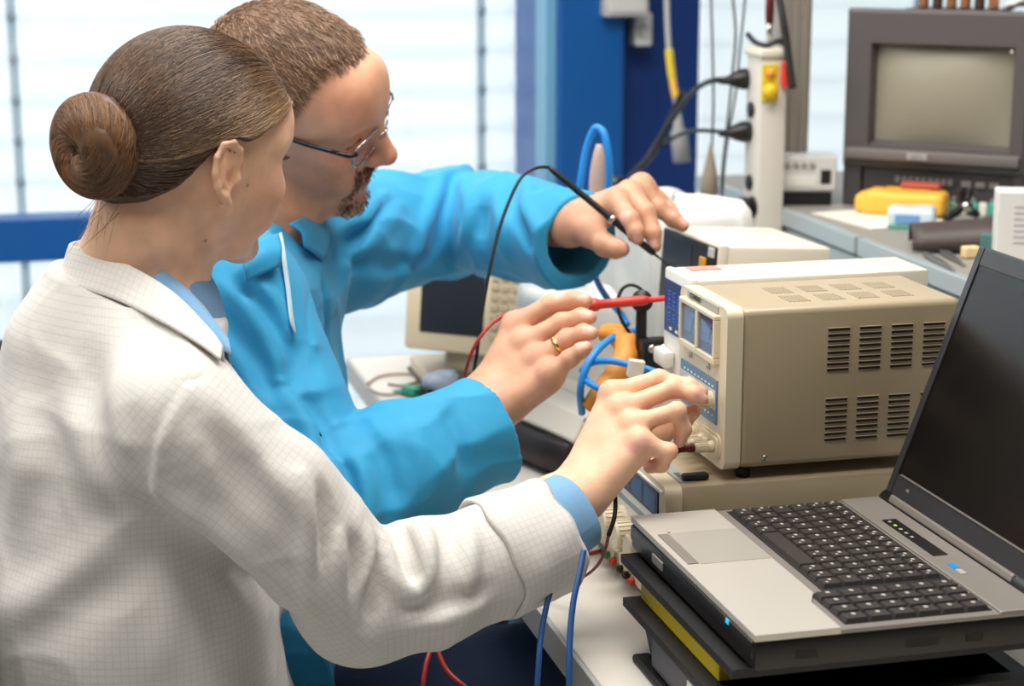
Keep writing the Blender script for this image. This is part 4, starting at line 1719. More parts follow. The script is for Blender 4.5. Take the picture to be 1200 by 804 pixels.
    F = [
        # armhole seam
        W_([(216, 449), (190, 490), (174, 535), (172, 570), (180, 592)], .005, -.0035),
        W_([(223, 452), (199, 492), (183, 535), (181, 570), (188, 590)], .007, .003),
        # fold from the armpit along the underside of the sleeve
        W_([(180, 596), (230, 630), (290, 680), (340, 722)], 0.012, -0.0178),
        W_([(186, 580), (240, 612), (300, 660), (350, 705)], 0.014, 0.0155),
        # shoulder seam
        W_([(135, 350), (175, 400), (216, 449)], 0.003, -0.0025),
        W_([(216, 449), (245, 440), (280, 436)], 0.003, -0.0025),
        # soft folds over the back
        W_([(70, 440), (90, 500), (110, 555), (150, 610)], 0.02, 0.0076),
        W_([(100, 420), (112, 490), (140, 560), (172, 600)], 0.018, -0.0096),
        W_([(170, 605), (120, 650), (60, 690), (0, 720)], 0.02, 0.0096),
        W_([(180, 625), (130, 680), (80, 720), (20, 760)], 0.022, -0.0082),
        W_([(205, 640), (200, 700), (190, 760), (188, 800)], 0.016, 0.0068),
        W_([(240, 660), (250, 720), (255, 790)], 0.014, -0.0058),
        W_([(20, 470), (25, 540), (15, 620)], 0.02, 0.0068),
        W_([(50, 470), (58, 540), (50, 600)], 0.02, -0.0058),
        W_([(150, 470), (160, 520), (168, 560)], 0.014, -0.0058),
        # upper sleeve
        W_([(235, 490), (270, 540), (320, 600), (360, 640)], 0.014, -0.0093),
        W_([(260, 470), (300, 530), (340, 590)], 0.012, 0.0078),
        # deep elbow folds
        W_([(396, 632), (392, 670), (398, 710), (403, 745)], 0.0085, 0.0263),
        W_([(410, 632), (420, 660), (412, 705), (406, 742)], 0.0085, -0.022),
        W_([(432, 628), (428, 665), (416, 700), (410, 735)], 0.0085, 0.0203),
        W_([(452, 636), (458, 670), (472, 690), (486, 697)], 0.0085, 0.0263),
        W_([(470, 622), (478, 650), (486, 672), (490, 684)], 0.0085, -0.0208),
        W_([(488, 612), (500, 640), (502, 670), (494, 694)], 0.0085, 0.0218),
        W_([(445, 645), (440, 690), (430, 730)], 0.0093, -0.0142),
        W_([(376, 575), (380, 620), (376, 680)], 0.0085, -0.0156),
        W_([(352, 560), (362, 620), (362, 690), (372, 730)], 0.0093, 0.0193),
        W_([(520, 610), (524, 660), (515, 715)], 0.0102, -0.0127),
        W_([(545, 606), (552, 650), (548, 700)], 0.0085, 0.013),
        W_([(470, 735), (520, 728), (560, 712)], 0.0085, 0.0152),
        W_([(480, 712), (525, 705), (570, 690)], 0.0085, -0.0109),
    ]
    F = [q for q in F if q is not None]
    coat = folds(smooth_coat, F)
    wax = unit(CU1 - CU0)
    coat2 = lambda p: coat(p) - .0028 * wobble(p, 17, 21) - .0012 * wobble(p, 42, 22) - .0025 * crease(p, 13, 23) - .0014 * crease(p, 29, 24)
    coat3 = sub(coat2, s_cap(CU1 - wax * .05, CU1 + wax * .12, .045, .045), .003)
    cut = A3(CU1)
    wz = A3(wax)

    def ring(pix, d0):
        return np.array([P(x, y, d) for (x, y), d in zip(pix, d0)])
    # positions round the neck, from the front near side, round the back, to the front far side
    top = ring([(262, 408), (246, 386), (203, 343), (152, 312), (110, 295), (82, 287), (106, 281), (150, 280), (200, 300)],
               [1.70, 1.715, 1.735, 1.765, 1.79, 1.835, 1.89, 1.93, 1.96])
    bot = ring([(259, 421), (236, 404), (190, 377), (134, 350), (92, 337), (68, 327), (95, 313), (140, 315), (205, 330)],
               [1.685, 1.69, 1.705, 1.735, 1.765, 1.835, 1.91, 1.95, 1.985])
    cm = bot.mean(0)
    pn = np.linalg.svd(bot - cm)[2][2]
    pn = pn * np.sign(pn[2])
    cmf, pnf = A3(cm), A3(pn)
    cmf2 = A3(cm + fw * .035 + lat * .03)

    def coat_final(p):
        d = coat3(p)
        near = np.linalg.norm(p - cut, axis=1) < .14
        d = np.where(near, np.maximum(d, (p - cut) @ wz + .012), d)
        # trimmed under the collar
        d = np.where(np.linalg.norm(p - cmf2, axis=1) < .122, smax(d, (p - cmf) @ pnf - .004, .004), d)
        # neck opening
        d = smax(d, -s_ellchain([NB - np.array([0, 0, .05]), NB + np.array([.0, 0, .10])], [.055, .066], [.055, .062], [fw] * 2)(p), .006)
        return d
    V, Q = grow(coat_final, (-.26, 1.40, .32), (.62, 2.16, 1.19), .0031, levels=4, slack=3.6)
    V, Q = keep_largest(V, Q)
    # weave coordinates: sleeve along its axis, body around the back
    pts = np.array([SH, UM, EL, FM, CU0, CU1])
    ln = np.concatenate([[0], np.cumsum(np.linalg.norm(np.diff(pts, axis=0), axis=1))])
    best = np.full(len(V), 9.)
    uu = np.zeros(len(V))
    vv = np.zeros(len(V))
    for i in range(5):
        ab = pts[i + 1] - pts[i]
        t0 = (V - pts[i]) @ ab / (ab @ ab)
        t = np.clip(t0, 0, 1)
        e = V - pts[i] - t[:, None] * ab
        t = np.clip(t0, -.4, 1.4)
        dd = np.linalg.norm(e, axis=1)
        T = unit(ab)
        a = unit(np.cross(T, (0, 0, 1)))
        b = np.cross(T, a)
        ang = np.arctan2(e @ b, e @ a)
        m = dd < best
        best[m] = dd[m]
        uu[m] = (ln[i] + t * np.linalg.norm(ab))[m]
        vv[m] = (ang * .058)[m]
    tv = tors(V.astype(F4))
    onb = tv < sleeve(V.astype(F4))
    ang = np.arctan2((V - base) @ lat, -(V - base) @ fw)
    uv = np.stack([np.where(onb, V[:, 2], uu), np.where(onb, ang * .18, vv)], -1)
    coat_o = mesh_of('lab_coat', V, Q, white, root, uv=uv + 5.0)

    # turned-back cuff
    rows = []
    uvr = []
    xa = unit(np.cross(wax, (0, 0, 1)))
    ya = np.cross(wax, xa)
    prof = [(.004, .0525), (-.004, .0575), (.0, .0605), (.02, .0590), (.045, .0570), (.066, .0560), (.071, .0545), (.066, .0505), (.03, .0500)]
    nseg = 72
    for j, (t, r) in enumerate(prof):
        row = []
        for k in range(nseg + 1):
            an = 2 * math.pi * k / nseg
            rr = r * (1 + .035 * math.sin(2 * an + .6) + .018 * math.sin(5 * an + 1.3 * t * 40) + .012 * math.sin(9 * an + t * 90))
            tt = t + .003 * math.sin(3 * an + 1) + .0015 * math.sin(7 * an)
            row.append(CU0 + wax * (tt - .002) + xa * rr * math.cos(an) + ya * rr * math.sin(an))
            uvr.append((tt, an * .058))
        rows.append(row)
    V, Q = lofted(rows)
    cf = mesh_of('cuff', V, Q, white, root, uv=np.array(uvr) + 3.0)
    cf.parent = coat_o
    cf.matrix_parent_inverse = Matrix.Identity(4)

    # coat collar: a stand that folds over; runs from the back round the near side to the front
    inn = top + np.array([.004, 0.004, -.034])
    nbc = np.array([.11, 1.845, 0])
    for q in inn:
        v = nbc - q
        v[2] = 0
        q += unit(v) * .004
    ctrl = [inn, inn * .45 + top * .55 + [0, 0, .002], top + [0, 0, .001], top * .7 + bot * .3 + [0, 0, .0035], top * .35 + bot * .65 + [0, 0, .002], bot]
    rows = [spline(c, 6)[0] for c in ctrl]
    rows = [np.array(r) for r in np.stack([spline(np.array([r[i] for r in rows]), 4)[0] for i in range(len(rows[0]))], 1)]
    V, Q = lofted(rows, thick=.0022)
    g = np.arange(len(V) // 2)
    nrow = len(rows[0])
    uvc = np.stack([(g // nrow) * .0035, (g % nrow) * .008], -1)
    co = mesh_of('collar', V, Q, white, root, uv=np.vstack([uvc, uvc]) + 2.0)
    co.parent = coat_o
    co.matrix_parent_inverse = Matrix.Identity(4)

    # --- blue shirt: collar that shows inside the coat's, and the cuff at the wrist
    blue = cloth_mat('blue_shirt_cloth', rgb(126, 172, 212), weave=.2)
    shirt = s_ellchain([NB + np.array([-.002, 0, .022]), NB - np.array([.0, 0, .03]), np.array([.08, 1.83, .92]), np.array([.07, 1.815, .72]), HIP],
                       [.062, .080, .115, .115, .13], [.060, .085, .16, .14, .175], [fw] * 5)
    shirt = sub(shirt, s_ellchain([NB + np.array([-.01, 0, -.03]), NB + np.array([.0, 0, .08])], [.055, .058], [.053, .055], [fw] * 2), .002)
    V, Q = grow(shirt, (-.2, 1.55, .35), (.36, 2.12, 1.2), .005, levels=3)
    shirt_o = mesh_of('shirt', V, Q, blue, root)
    ctop = ring([(268, 398), (250, 374), (215, 335), (165, 303), (125, 285), (108, 280), (120, 275), (160, 275), (205, 290)],
                [1.72, 1.735, 1.76, 1.79, 1.82, 1.85, 1.88, 1.91, 1.94])
    cbot = ring([(272, 416), (247, 400), (205, 362), (155, 330), (112, 310), (98, 303), (108, 297), (150, 297), (200, 312)],
                [1.705, 1.72, 1.745, 1.775, 1.805, 1.845, 1.885, 1.92, 1.95])
    rows = [spline(c, 6)[0] for c in (ctop + [.003, .002, -.03], ctop + [0, 0, -.002], ctop + [0, 0, .001], ctop * .5 + cbot * .5, cbot)]
    V, Q = lofted(rows, thick=.0016)
    sc = mesh_of('collar', V, Q, blue, root)
    sc.parent = shirt_o
    sc.matrix_parent_inverse = Matrix.Identity(4)
    S0, S1 = P(622, 630, 1.838), P(671, 599, 1.862)
    sax = unit(S1 - S0)
    xa = unit(np.cross(sax, (0, 0, 1)))
    ya = np.cross(sax, xa)
    rows = []
    for t, r in ((0, .045), (.02, .044), (.040, .0425), (.0545, .0410), (.056, .0395), (.053, .0388), (.03, .039)):
        rows.append([S0 + sax * t * .98 + xa * r * math.cos(a) * (1.0 + .03 * math.sin(3 * a)) + ya * r * math.sin(a) * .97 for a in np.linspace(0, 2 * math.pi, 49)])
    V, Q = lofted(rows)
    sc = mesh_of('cuff', V, Q, blue, root)
    sc.parent = shirt_o
    sc.matrix_parent_inverse = Matrix.Identity(4)
    # trousers, mostly hidden under the coat and outside the picture
    tr = []
    for y in (-.09, .09):
        k = HIP + lat * y * 1.2 + fw * .42 + np.array([0, 0, -.02])
        a = k + np.array([.02, 0, -.40])
        tr.append((s_chain([HIP + lat * y, k, a], [.10, .075, .062], .02), .03))
    trf = U(*tr, (s_ell(HIP, (.14, .175, .11)), .04))
    V, Q = grow(lambda p: trf(p) - .003 * wobble(p, 20, 8), (-.2, 1.5, .02), (.72, 2.15, .7), .008, levels=3)
    mesh_of('trousers', V, Q, cloth_mat('dark_trouser_cloth', rgb(44, 48, 62)), root)
    return root


build_woman()
# ---------------------------------------------------------------- the man in the blue coat
def patch(f, pixrows, off, thick, d0=1.2, d1=3.6, res=4):
    """a piece of cloth laid on the surface f: rows of picture points traced onto it"""
    rows = []
    for k, r in enumerate(pixrows):
        q = np.array([trace(f, x, y, d0, d1) if trace(f, x, y, d0, d1) is not None else [np.nan] * 3 for x, y in r])
        o = off[k] if np.ndim(off) else off
        n = grad(f, q.astype(F4)).astype(float)
        rows.append(q + n * o)
    R = np.array(rows)
    R = R[:, ~np.isnan(R).any((0, 2))]
    R = np.array([spline(r, res)[0] for r in R])
    R = np.stack([spline(R[:, i], res)[0] for i in range(R.shape[1])], 1)
    return lofted(R, thick=thick)


def build_man():
    base = np.array([0.25, 2.2, 0.0])
    root = thing('person', 'man with glasses and a goatee in a bright blue work coat, holding two test probes', 'person', base)
    skin = skin_mat('ruddy_skin')
    f_ = .93 * _rt - .33 * _up - .08 * _fw
    l_ = .30 * _rt + .60 * _up + .74 * _fw
    Mh = head_frame(P(343, 126, 2.2), f_, l_)
    s = 1.0

    def H(x, y, z):
        return Mh[:3, 3] + Mh[:3, :3] @ np.array([x, y, z]) * s
    NB = np.array([0.245, 2.215, 1.095])
    SR, SL = P(276, 352, 2.09), P(388, 290, 2.42)
    lat = SL - SR
    lat[2] = 0
    lat = unit(lat)
    fw = unit(np.array([lat[1], -lat[0], 0]))
    ER, WR = P(380, 600, 2.0), P(572, 470, 2.10)
    EL, WL = P(528, 258, 2.62), P(668, 257, 2.385)
    Rd = [[P(600, 436, 2.155), P(628, 400, 2.165), P(658, 372, 2.15), P(685, 358, 2.13)],
          [P(603, 381, 2.135), P(646, 357, 2.125), P(672, 351, 2.115), P(691, 353, 2.105)],
          [P(615, 402, 2.115), P(658, 379, 2.105), P(681, 372, 2.095), P(696, 372, 2.088)],
          [P(630, 421, 2.095), P(665, 397, 2.085), P(684, 390, 2.075), P(698, 391, 2.068)],
          [P(645, 438, 2.075), P(668, 420, 2.065), P(681, 411, 2.06), P(691, 405, 2.055)]]
    Ld = [[P(690, 272, 2.335), P(709, 287, 2.315), P(721, 291, 2.31), P(734, 293, 2.305)],
          [P(722, 236, 2.335), P(738, 257, 2.305), P(745, 271, 2.30), P(748, 284, 2.30)],
          [P(738, 226, 2.355), P(757, 249, 2.33), P(765, 273, 2.322), P(768, 293, 2.32)],
          [P(749, 222, 2.38), P(772, 244, 2.37), P(789, 257, 2.365), P(804, 267, 2.36)],
          [P(752, 217, 2.405), P(772, 233, 2.41), P(785, 246, 2.405), P(794, 256, 2.40)]]

    def back(W, d):
        n = unit(np.cross(d[1][0] - W, d[4][0] - W))
        return n if n @ ray(640, 350) < 0 else -n
    nr, nl = back(WR, Rd), back(WL, Ld)
    nl = unit(nl + np.array([0, 0, .9]))
    rhand = hand_sdf(WR, Rd, ER, nr, r=1.14, wr=(.032, .024), palm_r=.0125)
    lhand = hand_sdf(WL, Ld, EL, nl, r=1.20, wr=(.031, .026), palm_r=.0125)
    head = local(head_sdf(s), Mh)
    neck = U(s_ellchain([H(-.03, 0, -.05), H(-.04, 0, -.09), NB + np.array([0, 0, .02]), NB - np.array([0, 0, .03])],
                        [.064, .061, .064, .08], [.060, .058, .062, .085], [Mh[:3, 0]] * 2 + [fw] * 2),
             (s_cap(H(.055, 0, -.085), NB + fw * .05, .022, .02), .04))
    HIP = np.array([.14, 2.17, .56])
    torso = s_ellchain([NB, NB - np.array([.0, 0, .07]), np.array([.235, 2.21, .90]), np.array([.19, 2.19, .72]), HIP],
                       [.06, .08, .085, .09, .11], [.07, .14, .15, .14, .16], [fw] * 5)
    legs = []
    kn = [np.array([.545, 2.0, .575]), np.array([.52, 2.36, .56])]
    for k, y in zip(kn, (-.09, .09)):
        a = k + np.array([-.01, 0, -.45])
        legs += [(s_chain([HIP + lat * y, k, a], [.085, .058, .045]), .03), (s_cap(a, a + fw * .16 - np.array([0, 0, .04]), .045, .034), .03)]
    ch = NB - np.array([0, 0, .04])
    body = U(head, (neck, .025), (torso, .05), (s_chain([ch, SR], [.045, .048]), .03), (s_chain([SR, ER], [.044, .038]), .02), (rhand, .01),
             (s_chain([ch, SL], [.045, .048]), .03), (s_chain([SL, EL], [.044, .038]), .02), (lhand, .01), *legs)
    V, Q = grow(body, (-.06, 1.82, .0), (.92, 2.72, 1.42), .0025, levels=5)
    V, Q = keep_largest(V, Q)
    col = np.tile(np.array(rgb(230, 175, 143)[:3]), (len(V), 1))
    L = (V - Mh[:3, 3]) @ Mh[:3, :3] / s
    red = rgb(206, 122, 94)[:3]
    for c, r, w in (((.115, 0, -.02), (.022, .02, .02), .7), ((.07, -.045, -.02), (.03, .03, .03), .5), ((.07, .045, -.02), (.03, .03, .03), .5),
                    ((.07, -.04, .06), (.04, .03, .02), .35), ((-.006, -.08, 0), (.02, .015, .035), .6), ((-.006, .08, 0), (.02, .015, .035), .6)):
        col = mixc(col, red, w * blob(L, c, r))
    lip = np.clip(blob(L, (.098, 0, -.06), (.02, .022, .011)) * 1.5, 0, 1) * (np.abs(L[:, 2] + .06) < .013)
    col = mixc(col, rgb(176, 96, 84)[:3], lip * .8)
    for y in (-1, 1):                                                    # lowered lids: a dark lash line
        m = (np.abs(L[:, 1] - y * .033) < .014) & (np.abs(L[:, 2] - .0045) < .0016) & (L[:, 0] > .078)
        col[m] = rgb(96, 62, 50)[:3]
    # shaved beard shadow on the jaw
    jaw = np.clip((-.03 - L[:, 2]) / .03, 0, 1) * np.clip((L[:, 2] + .14) / .02, 0, 1) * np.clip((L[:, 0] + .0) / .03, 0, 1)
    col = mixc(col, rgb(176, 134, 114)[:3], jaw * .30)
    for dd, nn in ((Rd, nr), (Ld, nl)):
        for d in dd[1:]:
            for q, r in ((d[0], .013), (d[1], .011), (d[3], .013)):
                col = mixc(col, rgb(208, 128, 100)[:3], .35 * blob(V, q, r))
        for d in dd:
            e = unit(d[3] - d[2])
            up = unit(nn - e * (nn @ e))
            q = (V - (d[3] - e * .006))
            m = (np.abs(q @ e) < .006) & (np.abs(q @ np.cross(e, up)) < .0052) & (q @ up > .003)
            col[m] = rgb(230, 182, 164)[:3]
    mesh_of('body', V, Q, skin, root, col)

    # --- short hair
    hm = hair_mat('short_hair', .5)
    rng = np.random.RandomState(11)
    skull = local(U(s_ell((-.012 * s, 0, .034 * s), (.096 * s, .0755 * s, .088 * s)), (s_ell((.034, 0, .02), (.062, .066, .075)), .03)), Mh)

    def hline(L):
        x, z, ay = L[:, 0], L[:, 2], np.abs(L[:, 1])
        zz = np.interp(x, [-.13, -.09, -.05, -.03, -.012, .004, .012, .022, .036, .048, .060, .09],
                       [-.06, -.052, -.035, .0, .024, .022, .012, .058, .088, .102, .110, .116]).astype(F4)
        # the middle of the forehead keeps a tuft that comes further forward than the temples
        tuft = np.clip(1 - ay / .042, 0, 1) * .030 * (x > .03)
        return zz - tuft - z

    def cap(p):
        L = (p - A3(Mh[:3, 3])) @ A3(Mh[:3, :3])
        return smax(skull(p) - .0050 - .0012 * wobble(L, 70, 4), hline(L) * .75, .010)
    V, Q = keep_largest(*grow(cap, Mh[:3, 3] - .17, Mh[:3, 3] + .17, .0026, levels=4))
    L = (V - Mh[:3, 3]) @ Mh[:3, :3]
    dk, lt = np.array(rgb(98, 72, 56)[:3]), np.array(rgb(160, 126, 100)[:3])
    hair = mesh_of('hair', V, Q, hm, root, mixc(np.tile(dk, (len(V), 1)), lt, np.clip(.5 + .5 * wobble(L, 90, 2), 0, 1) * .4))
    ok = np.flatnonzero((hline(L) < .002) & (np.abs(skull(V.astype(F4)) - .005) < .004))
    idx = rng.choice(ok, 14000)
    p = V[idx] + rng.normal(size=(len(idx), 3)) * .0012
    n = grad(skull, p.astype(F4)).astype(float)
    flow = (Mh[:3, :3] @ np.array([.75, 0, -.25]))[None] + (Mh[:3, :3] @ np.array([0, -1, 0]))[None] * .25 + rng.normal(size=p.shape) * .2
    flow -= n * (flow * n).sum(1)[:, None]
    flow /= np.linalg.norm(flow, axis=1)[:, None]
    ln = rng.uniform(.008, .016, len(p))
    ts = np.linspace(0, 1, 5)
    paths = p[:, None] - n[:, None] * .002 + (flow[:, None] * ts[None, :, None] + n[:, None] * (.16 * np.sin(ts * 1.7))[None, :, None]) * ln[:, None, None]
    cc = mixc(np.tile(np.array(rgb(112, 84, 64)[:3]), (len(p), 1)), rgb(206, 172, 142)[:3], rng.uniform(0, 1, len(p)) ** 1.4)
    strands('hair_strand', paths, .00042 * np.ones(5), cc, hm, root)
    # goatee
    pts = []
    nb = V[:0]
    Vb, Qb = grow(local(head_sdf(s), Mh), H(.09, 0, -.07) - .05, H(.09, 0, -.07) + .05, .003, levels=3)
    Lb = (Vb - Mh[:3, 3]) @ Mh[:3, :3]
    ay, x, z = np.abs(Lb[:, 1]), Lb[:, 0], Lb[:, 2]
    mus = (z > -.051) & (z < -.036) & (ay < .031 + (z + .036) * -.3) & (x > .07)
    side = (z <= -.045) & (z > -.10) & (ay > .022) & (ay < .033) & (x > .06)
    chin = (z <= -.083) & (z > -.121) & (ay < .030) & (x > .055)
    for msk, dens in ((mus, 420), (side, 480), (chin, 500)):
        i = np.flatnonzero(msk)
        if len(i):
            pts.append(Vb[rng.choice(i, dens)])
    p = np.vstack(pts) + rng.normal(size=(1400, 3)) * .0012
    hs = local(head_sdf(s), Mh)
    n = grad(hs, p.astype(F4)).astype(float)
    flow = (Mh[:3, :3] @ np.array([.1, 0, -1.0]))[None] + rng.normal(size=p.shape) * .35
    flow -= n * (flow * n).sum(1)[:, None]
    flow /= np.linalg.norm(flow, axis=1)[:, None]
    ln = rng.uniform(.0025, .0055, len(p))
    paths = p[:, None] + (flow[:, None] * ts[None, :, None] + n[:, None] * (.45 * ts)[None, :, None]) * ln[:, None, None]
    cc = mixc(np.tile(np.array(rgb(104, 74, 60)[:3]), (len(p), 1)), rgb(164, 130, 108)[:3], rng.uniform(0, 1, len(p)) ** 2)
    strands('goatee', paths, .0005 * np.ones(5), cc, hm, root)
    for y in (-1, 1):
        eb = []
        for i in range(90):
            t = rng.uniform(0, 1)
            q = np.array([.0975 - .022 * t ** 1.6, y * (.012 + .040 * t), .031 + .006 * math.sin(t * 2.4) + rng.normal() * .002])
            a = H(*q)
            eb.append(np.stack([a + Mh[:3, :3] @ (np.array([-.002, y * .008, .001 + rng.normal() * .002]) * w) for w in np.linspace(0, 1, 5)]))
        strands('eyebrow', np.array(eb), .0005 * np.ones(5), np.tile(np.array(rgb(112, 82, 62)[:3]), (len(eb), 1)), hm, root)

    # --- glasses
    black = mat('black_acetate', rgb(24, 20, 20), .25)
    steel = mat('silver_frame', rgb(190, 188, 186), .2, 1.0)
    lensm = pane_mat('spectacle_lens', (.98, .985, .99, 1), .01, .10)

    def gl(pts):
        return [H(*q) - base for q in pts]
    g = MB()
    for y in (-1, 1):
        c, w, h = y * .0335, .0265, .0165
        loop = [(.1095 - .010 * ((c + w * math.cos(a)) / .06) ** 2 - .004, c + w * np.sign(math.cos(a)) * abs(math.cos(a)) ** .55, .006 + h * np.sign(math.sin(a)) * abs(math.sin(a)) ** .6)
                for a in np.linspace(0, 2 * math.pi, 41)]
        g.tube(gl(loop), .0016, 8)
    g.tube(gl([(.1085, -.010, .010), (.113, 0, .014), (.1085, .010, .010)]), .0014, 8, res=6)
    glasses = g.build('glasses', steel, root)
    for y in (-1, 1):
        g = MB()
        g.tube(gl([(.0985, y * .060, .013), (.093, y * .0675, .014), (.078, y * .071, .0145)]), [.0026, .0028, .0026], 8, res=4)
        g.tube(gl([(.078, y * .071, .0145), (.04, y * .0755, .015), (.0, y * .079, .018), (-.018, y * .080, .014), (-.034, y * .078, -.004)]), [.0026, .0025, .0024, .0022, .0018], 8, res=5)
        o = g.build('temple', black, root)
        o.parent = glasses
        g = MB()
        c, w, h = y * .0335, .0262, .0162
        ring_ = [(.1052 - .010 * ((c + w * math.cos(a)) / .06) ** 2, c + w * np.sign(math.cos(a)) * abs(math.cos(a)) ** .55, .006 + h * np.sign(math.sin(a)) * abs(math.sin(a)) ** .6)
                 for a in np.linspace(0, 2 * math.pi, 40, endpoint=False)]
        vs = gl(ring_) + gl([(.1052 + .0008 - .010 * (c / .06) ** 2, c, .006)])
        g.add(vs, [(i, (i + 1) % 40, 40) for i in range(40)], smooth=True)
        o = g.build('lens', lensm, root)
        o.parent = glasses

    # --- coat
    blue = cloth_mat('blue_coat_cloth', rgb(52, 158, 206), weave=.16, rough=.62)
    C0 = [np.array(q) for q in ((.24, 2.215, 1.075), (.24, 2.212, 1.02), (.24, 2.205, .90), (.205, 2.19, .72), (.17, 2.18, .56), (.2, 2.17, .46))]
    tors = s_ellchain(C0, [.080, .105, .112, .128, .155, .19], [.10, .155, .178, .180, .195, .21], [fw] * 6)
    CR = P(571, 500, 2.085)
    FR = P(474, 548, 2.035)
    UR = P(325, 480, 2.06)
    CL = P(678, 282, 2.372)
    FL = P(606, 264, 2.485)
    UL = P(455, 272, 2.54)
    sl_r = s_chain([SR, UR, ER, FR, CR + unit(CR - FR) * .03], [.072, .068, .070, .065, .055], .012)
    sl_l = s_chain([SL, UL, EL, FL, CL + unit(CL - FL) * .03], [.080, .076, .070, .064, .058], .012)
    flap = s_ellchain([np.array([.16, 2.08, .62]), np.array([.25, 2.05, .62])], [.10, .085], [.13, .10], [(0, 0, 1)] * 2)
    sh = [(s_chain([NB + np.array([-.005, 0, -.035]), SR], [.062, .066]), .05), (s_chain([NB + np.array([-.005, 0, -.035]), SL], [.062, .072]), .05)]
    base_coat = U(tors, *sh, (sl_r, .025), (sl_l, .03), (flap, .04))
    T_ = lambda pix, w, a: (traced(base_coat, pix, 1.7, 3.4), w, a)
    F = [
        # left sleeve: drapes across the raised arm
        T_([(470, 197), (452, 235), (420, 275), (392, 300)], 0.0101, -0.016),
        T_([(490, 200), (470, 240), (432, 285), (400, 318)], 0.0094, 0.0158),
        T_([(455, 225), (430, 250), (395, 275)], 0.0085, 0.0123),
        T_([(520, 205), (508, 240), (488, 280), (470, 318)], 0.0094, 0.017),
        T_([(532, 205), (525, 250), (505, 300)], 0.0101, -0.016),
        T_([(548, 210), (552, 240), (548, 275), (540, 312)], 0.0086, 0.017),
        T_([(575, 200), (566, 240), (563, 280), (555, 322)], 0.0101, -0.016),
        T_([(590, 200), (582, 232), (586, 262), (592, 300)], 0.0085, 0.017),
        T_([(602, 212), (600, 245), (612, 270), (622, 295)], 0.0086, -0.0158),
        T_([(620, 215), (618, 245), (634, 280), (652, 318)], 0.0086, 0.0158),
        T_([(648, 235), (645, 262), (655, 300)], 0.0085, -0.0106),
        T_([(500, 322), (535, 318), (575, 322)], 0.0085, 0.0123),
        T_([(395, 300), (450, 310), (500, 305)], 0.0109, -0.0141),
        # right sleeve
        T_([(262, 335), (290, 365), (315, 400), (330, 440)], 0.0094, 0.0141),
        T_([(248, 348), (275, 380), (300, 420), (320, 465)], 0.0094, -0.0158),
        T_([(240, 365), (262, 400), (285, 440), (305, 480)], 0.0094, 0.0141),
        T_([(285, 330), (312, 362), (332, 405)], 0.0085, -0.0141),
        T_([(300, 330), (325, 360), (342, 402)], 0.0085, 0.0106),
        T_([(345, 395), (350, 425), (338, 450)], 0.0125, -0.016),
        # elbow
        T_([(375, 538), (392, 552), (400, 580), (398, 612)], 0.0085, 0.017),
        T_([(395, 538), (408, 560), (412, 592), (408, 625)], 0.0085, -0.016),
        T_([(414, 536), (425, 555), (432, 590), (430, 620)], 0.0085, 0.017),
        T_([(440, 520), (452, 548), (462, 585)], 0.0094, -0.0141),
        T_([(340, 470), (362, 500), (372, 530)], 0.0094, 0.0158),
        T_([(352, 462), (378, 498), (388, 528)], 0.0094, -0.0158),
        T_([(480, 500), (495, 540), (500, 585)], 0.0094, 0.0088),
        T_([(520, 478), (535, 515), (545, 560)], 0.0094, -0.0088),
        # cuff hem
        T_([(533, 455), (556, 500), (580, 562)], 0.0035, -0.003),
        # front: placket, pocket edge
        T_([(352, 300), (362, 380), (372, 450), (382, 520)], 0.004, -0.003),
        T_([(366, 300), (372, 380), (378, 450)], 0.0085, 0.0106),
        T_([(362, 395), (372, 405), (388, 402)], 0.004, 0.004),
        T_([(372, 320), (378, 360), (384, 400)], 0.0085, -0.0123),
    ]
    F = [q for q in F if len(q[0]) > 1]
    fold = folds(base_coat, F)
    rax, lax = unit(CR - FR), unit(CL - FL)
    CRf, CLf, raf, laf = A3(CR), A3(CL), A3(rax), A3(lax)
    nbf = A3(NB)

    def coat(p):
        d = fold(p) - .0032 * wobble(p, 15, 31) - .0012 * wobble(p, 38, 32) - .006 * crease(p, 13, 33) - .0028 * crease(p, 26, 34)
        d = smax(d, -s_cap(CR - rax * .06, CR + rax * .12, .046, .049)(p), .003)
        d = smax(d, -s_cap(CL - lax * .06, CL + lax * .12, .043, .049)(p), .003)
        d = np.where(np.linalg.norm(p - CRf, axis=1) < .13, np.maximum(d, (p - CRf) @ raf), d)
        d = np.where(np.linalg.norm(p - CLf, axis=1) < .13, np.maximum(d, (p - CLf) @ laf), d)
        d = smax(d, -s_ellchain([NB - np.array([0, 0, .06]) + fw * .012, NB + np.array([0, 0, .12]) + fw * .02], [.066, .085], [.066, .075], [fw] * 2)(p), .006)
        return d
    V, Q = grow(coat, (-.12, 1.70, .33), (.86, 2.76, 1.22), .0033, levels=4, slack=2.4)
    V, Q = keep_largest(V, Q)
    coat_o = mesh_of('work_coat', V, Q, blue, root)
    shirt = mat('green_and_white_shirt', rgb(206, 214, 196), .8, bump=.2)
    sh_f = s_ellchain([NB + np.array([.0, 0, .012]) + fw * .006, NB - np.array([0, 0, .06])], [.068, .095], [.066, .10], [fw] * 2)
    sh_f = sub(sh_f, s_ellchain([NB + fw * .0, NB + np.array([0, 0, .1]) + fw * .01], [.061, .066], [.058, .062], [fw] * 2), .002)
    V, Q = grow(sh_f, NB - .2, NB + .2, .005, levels=3)
    mesh_of('shirt', V, Q, shirt, root)
    sf = base_coat
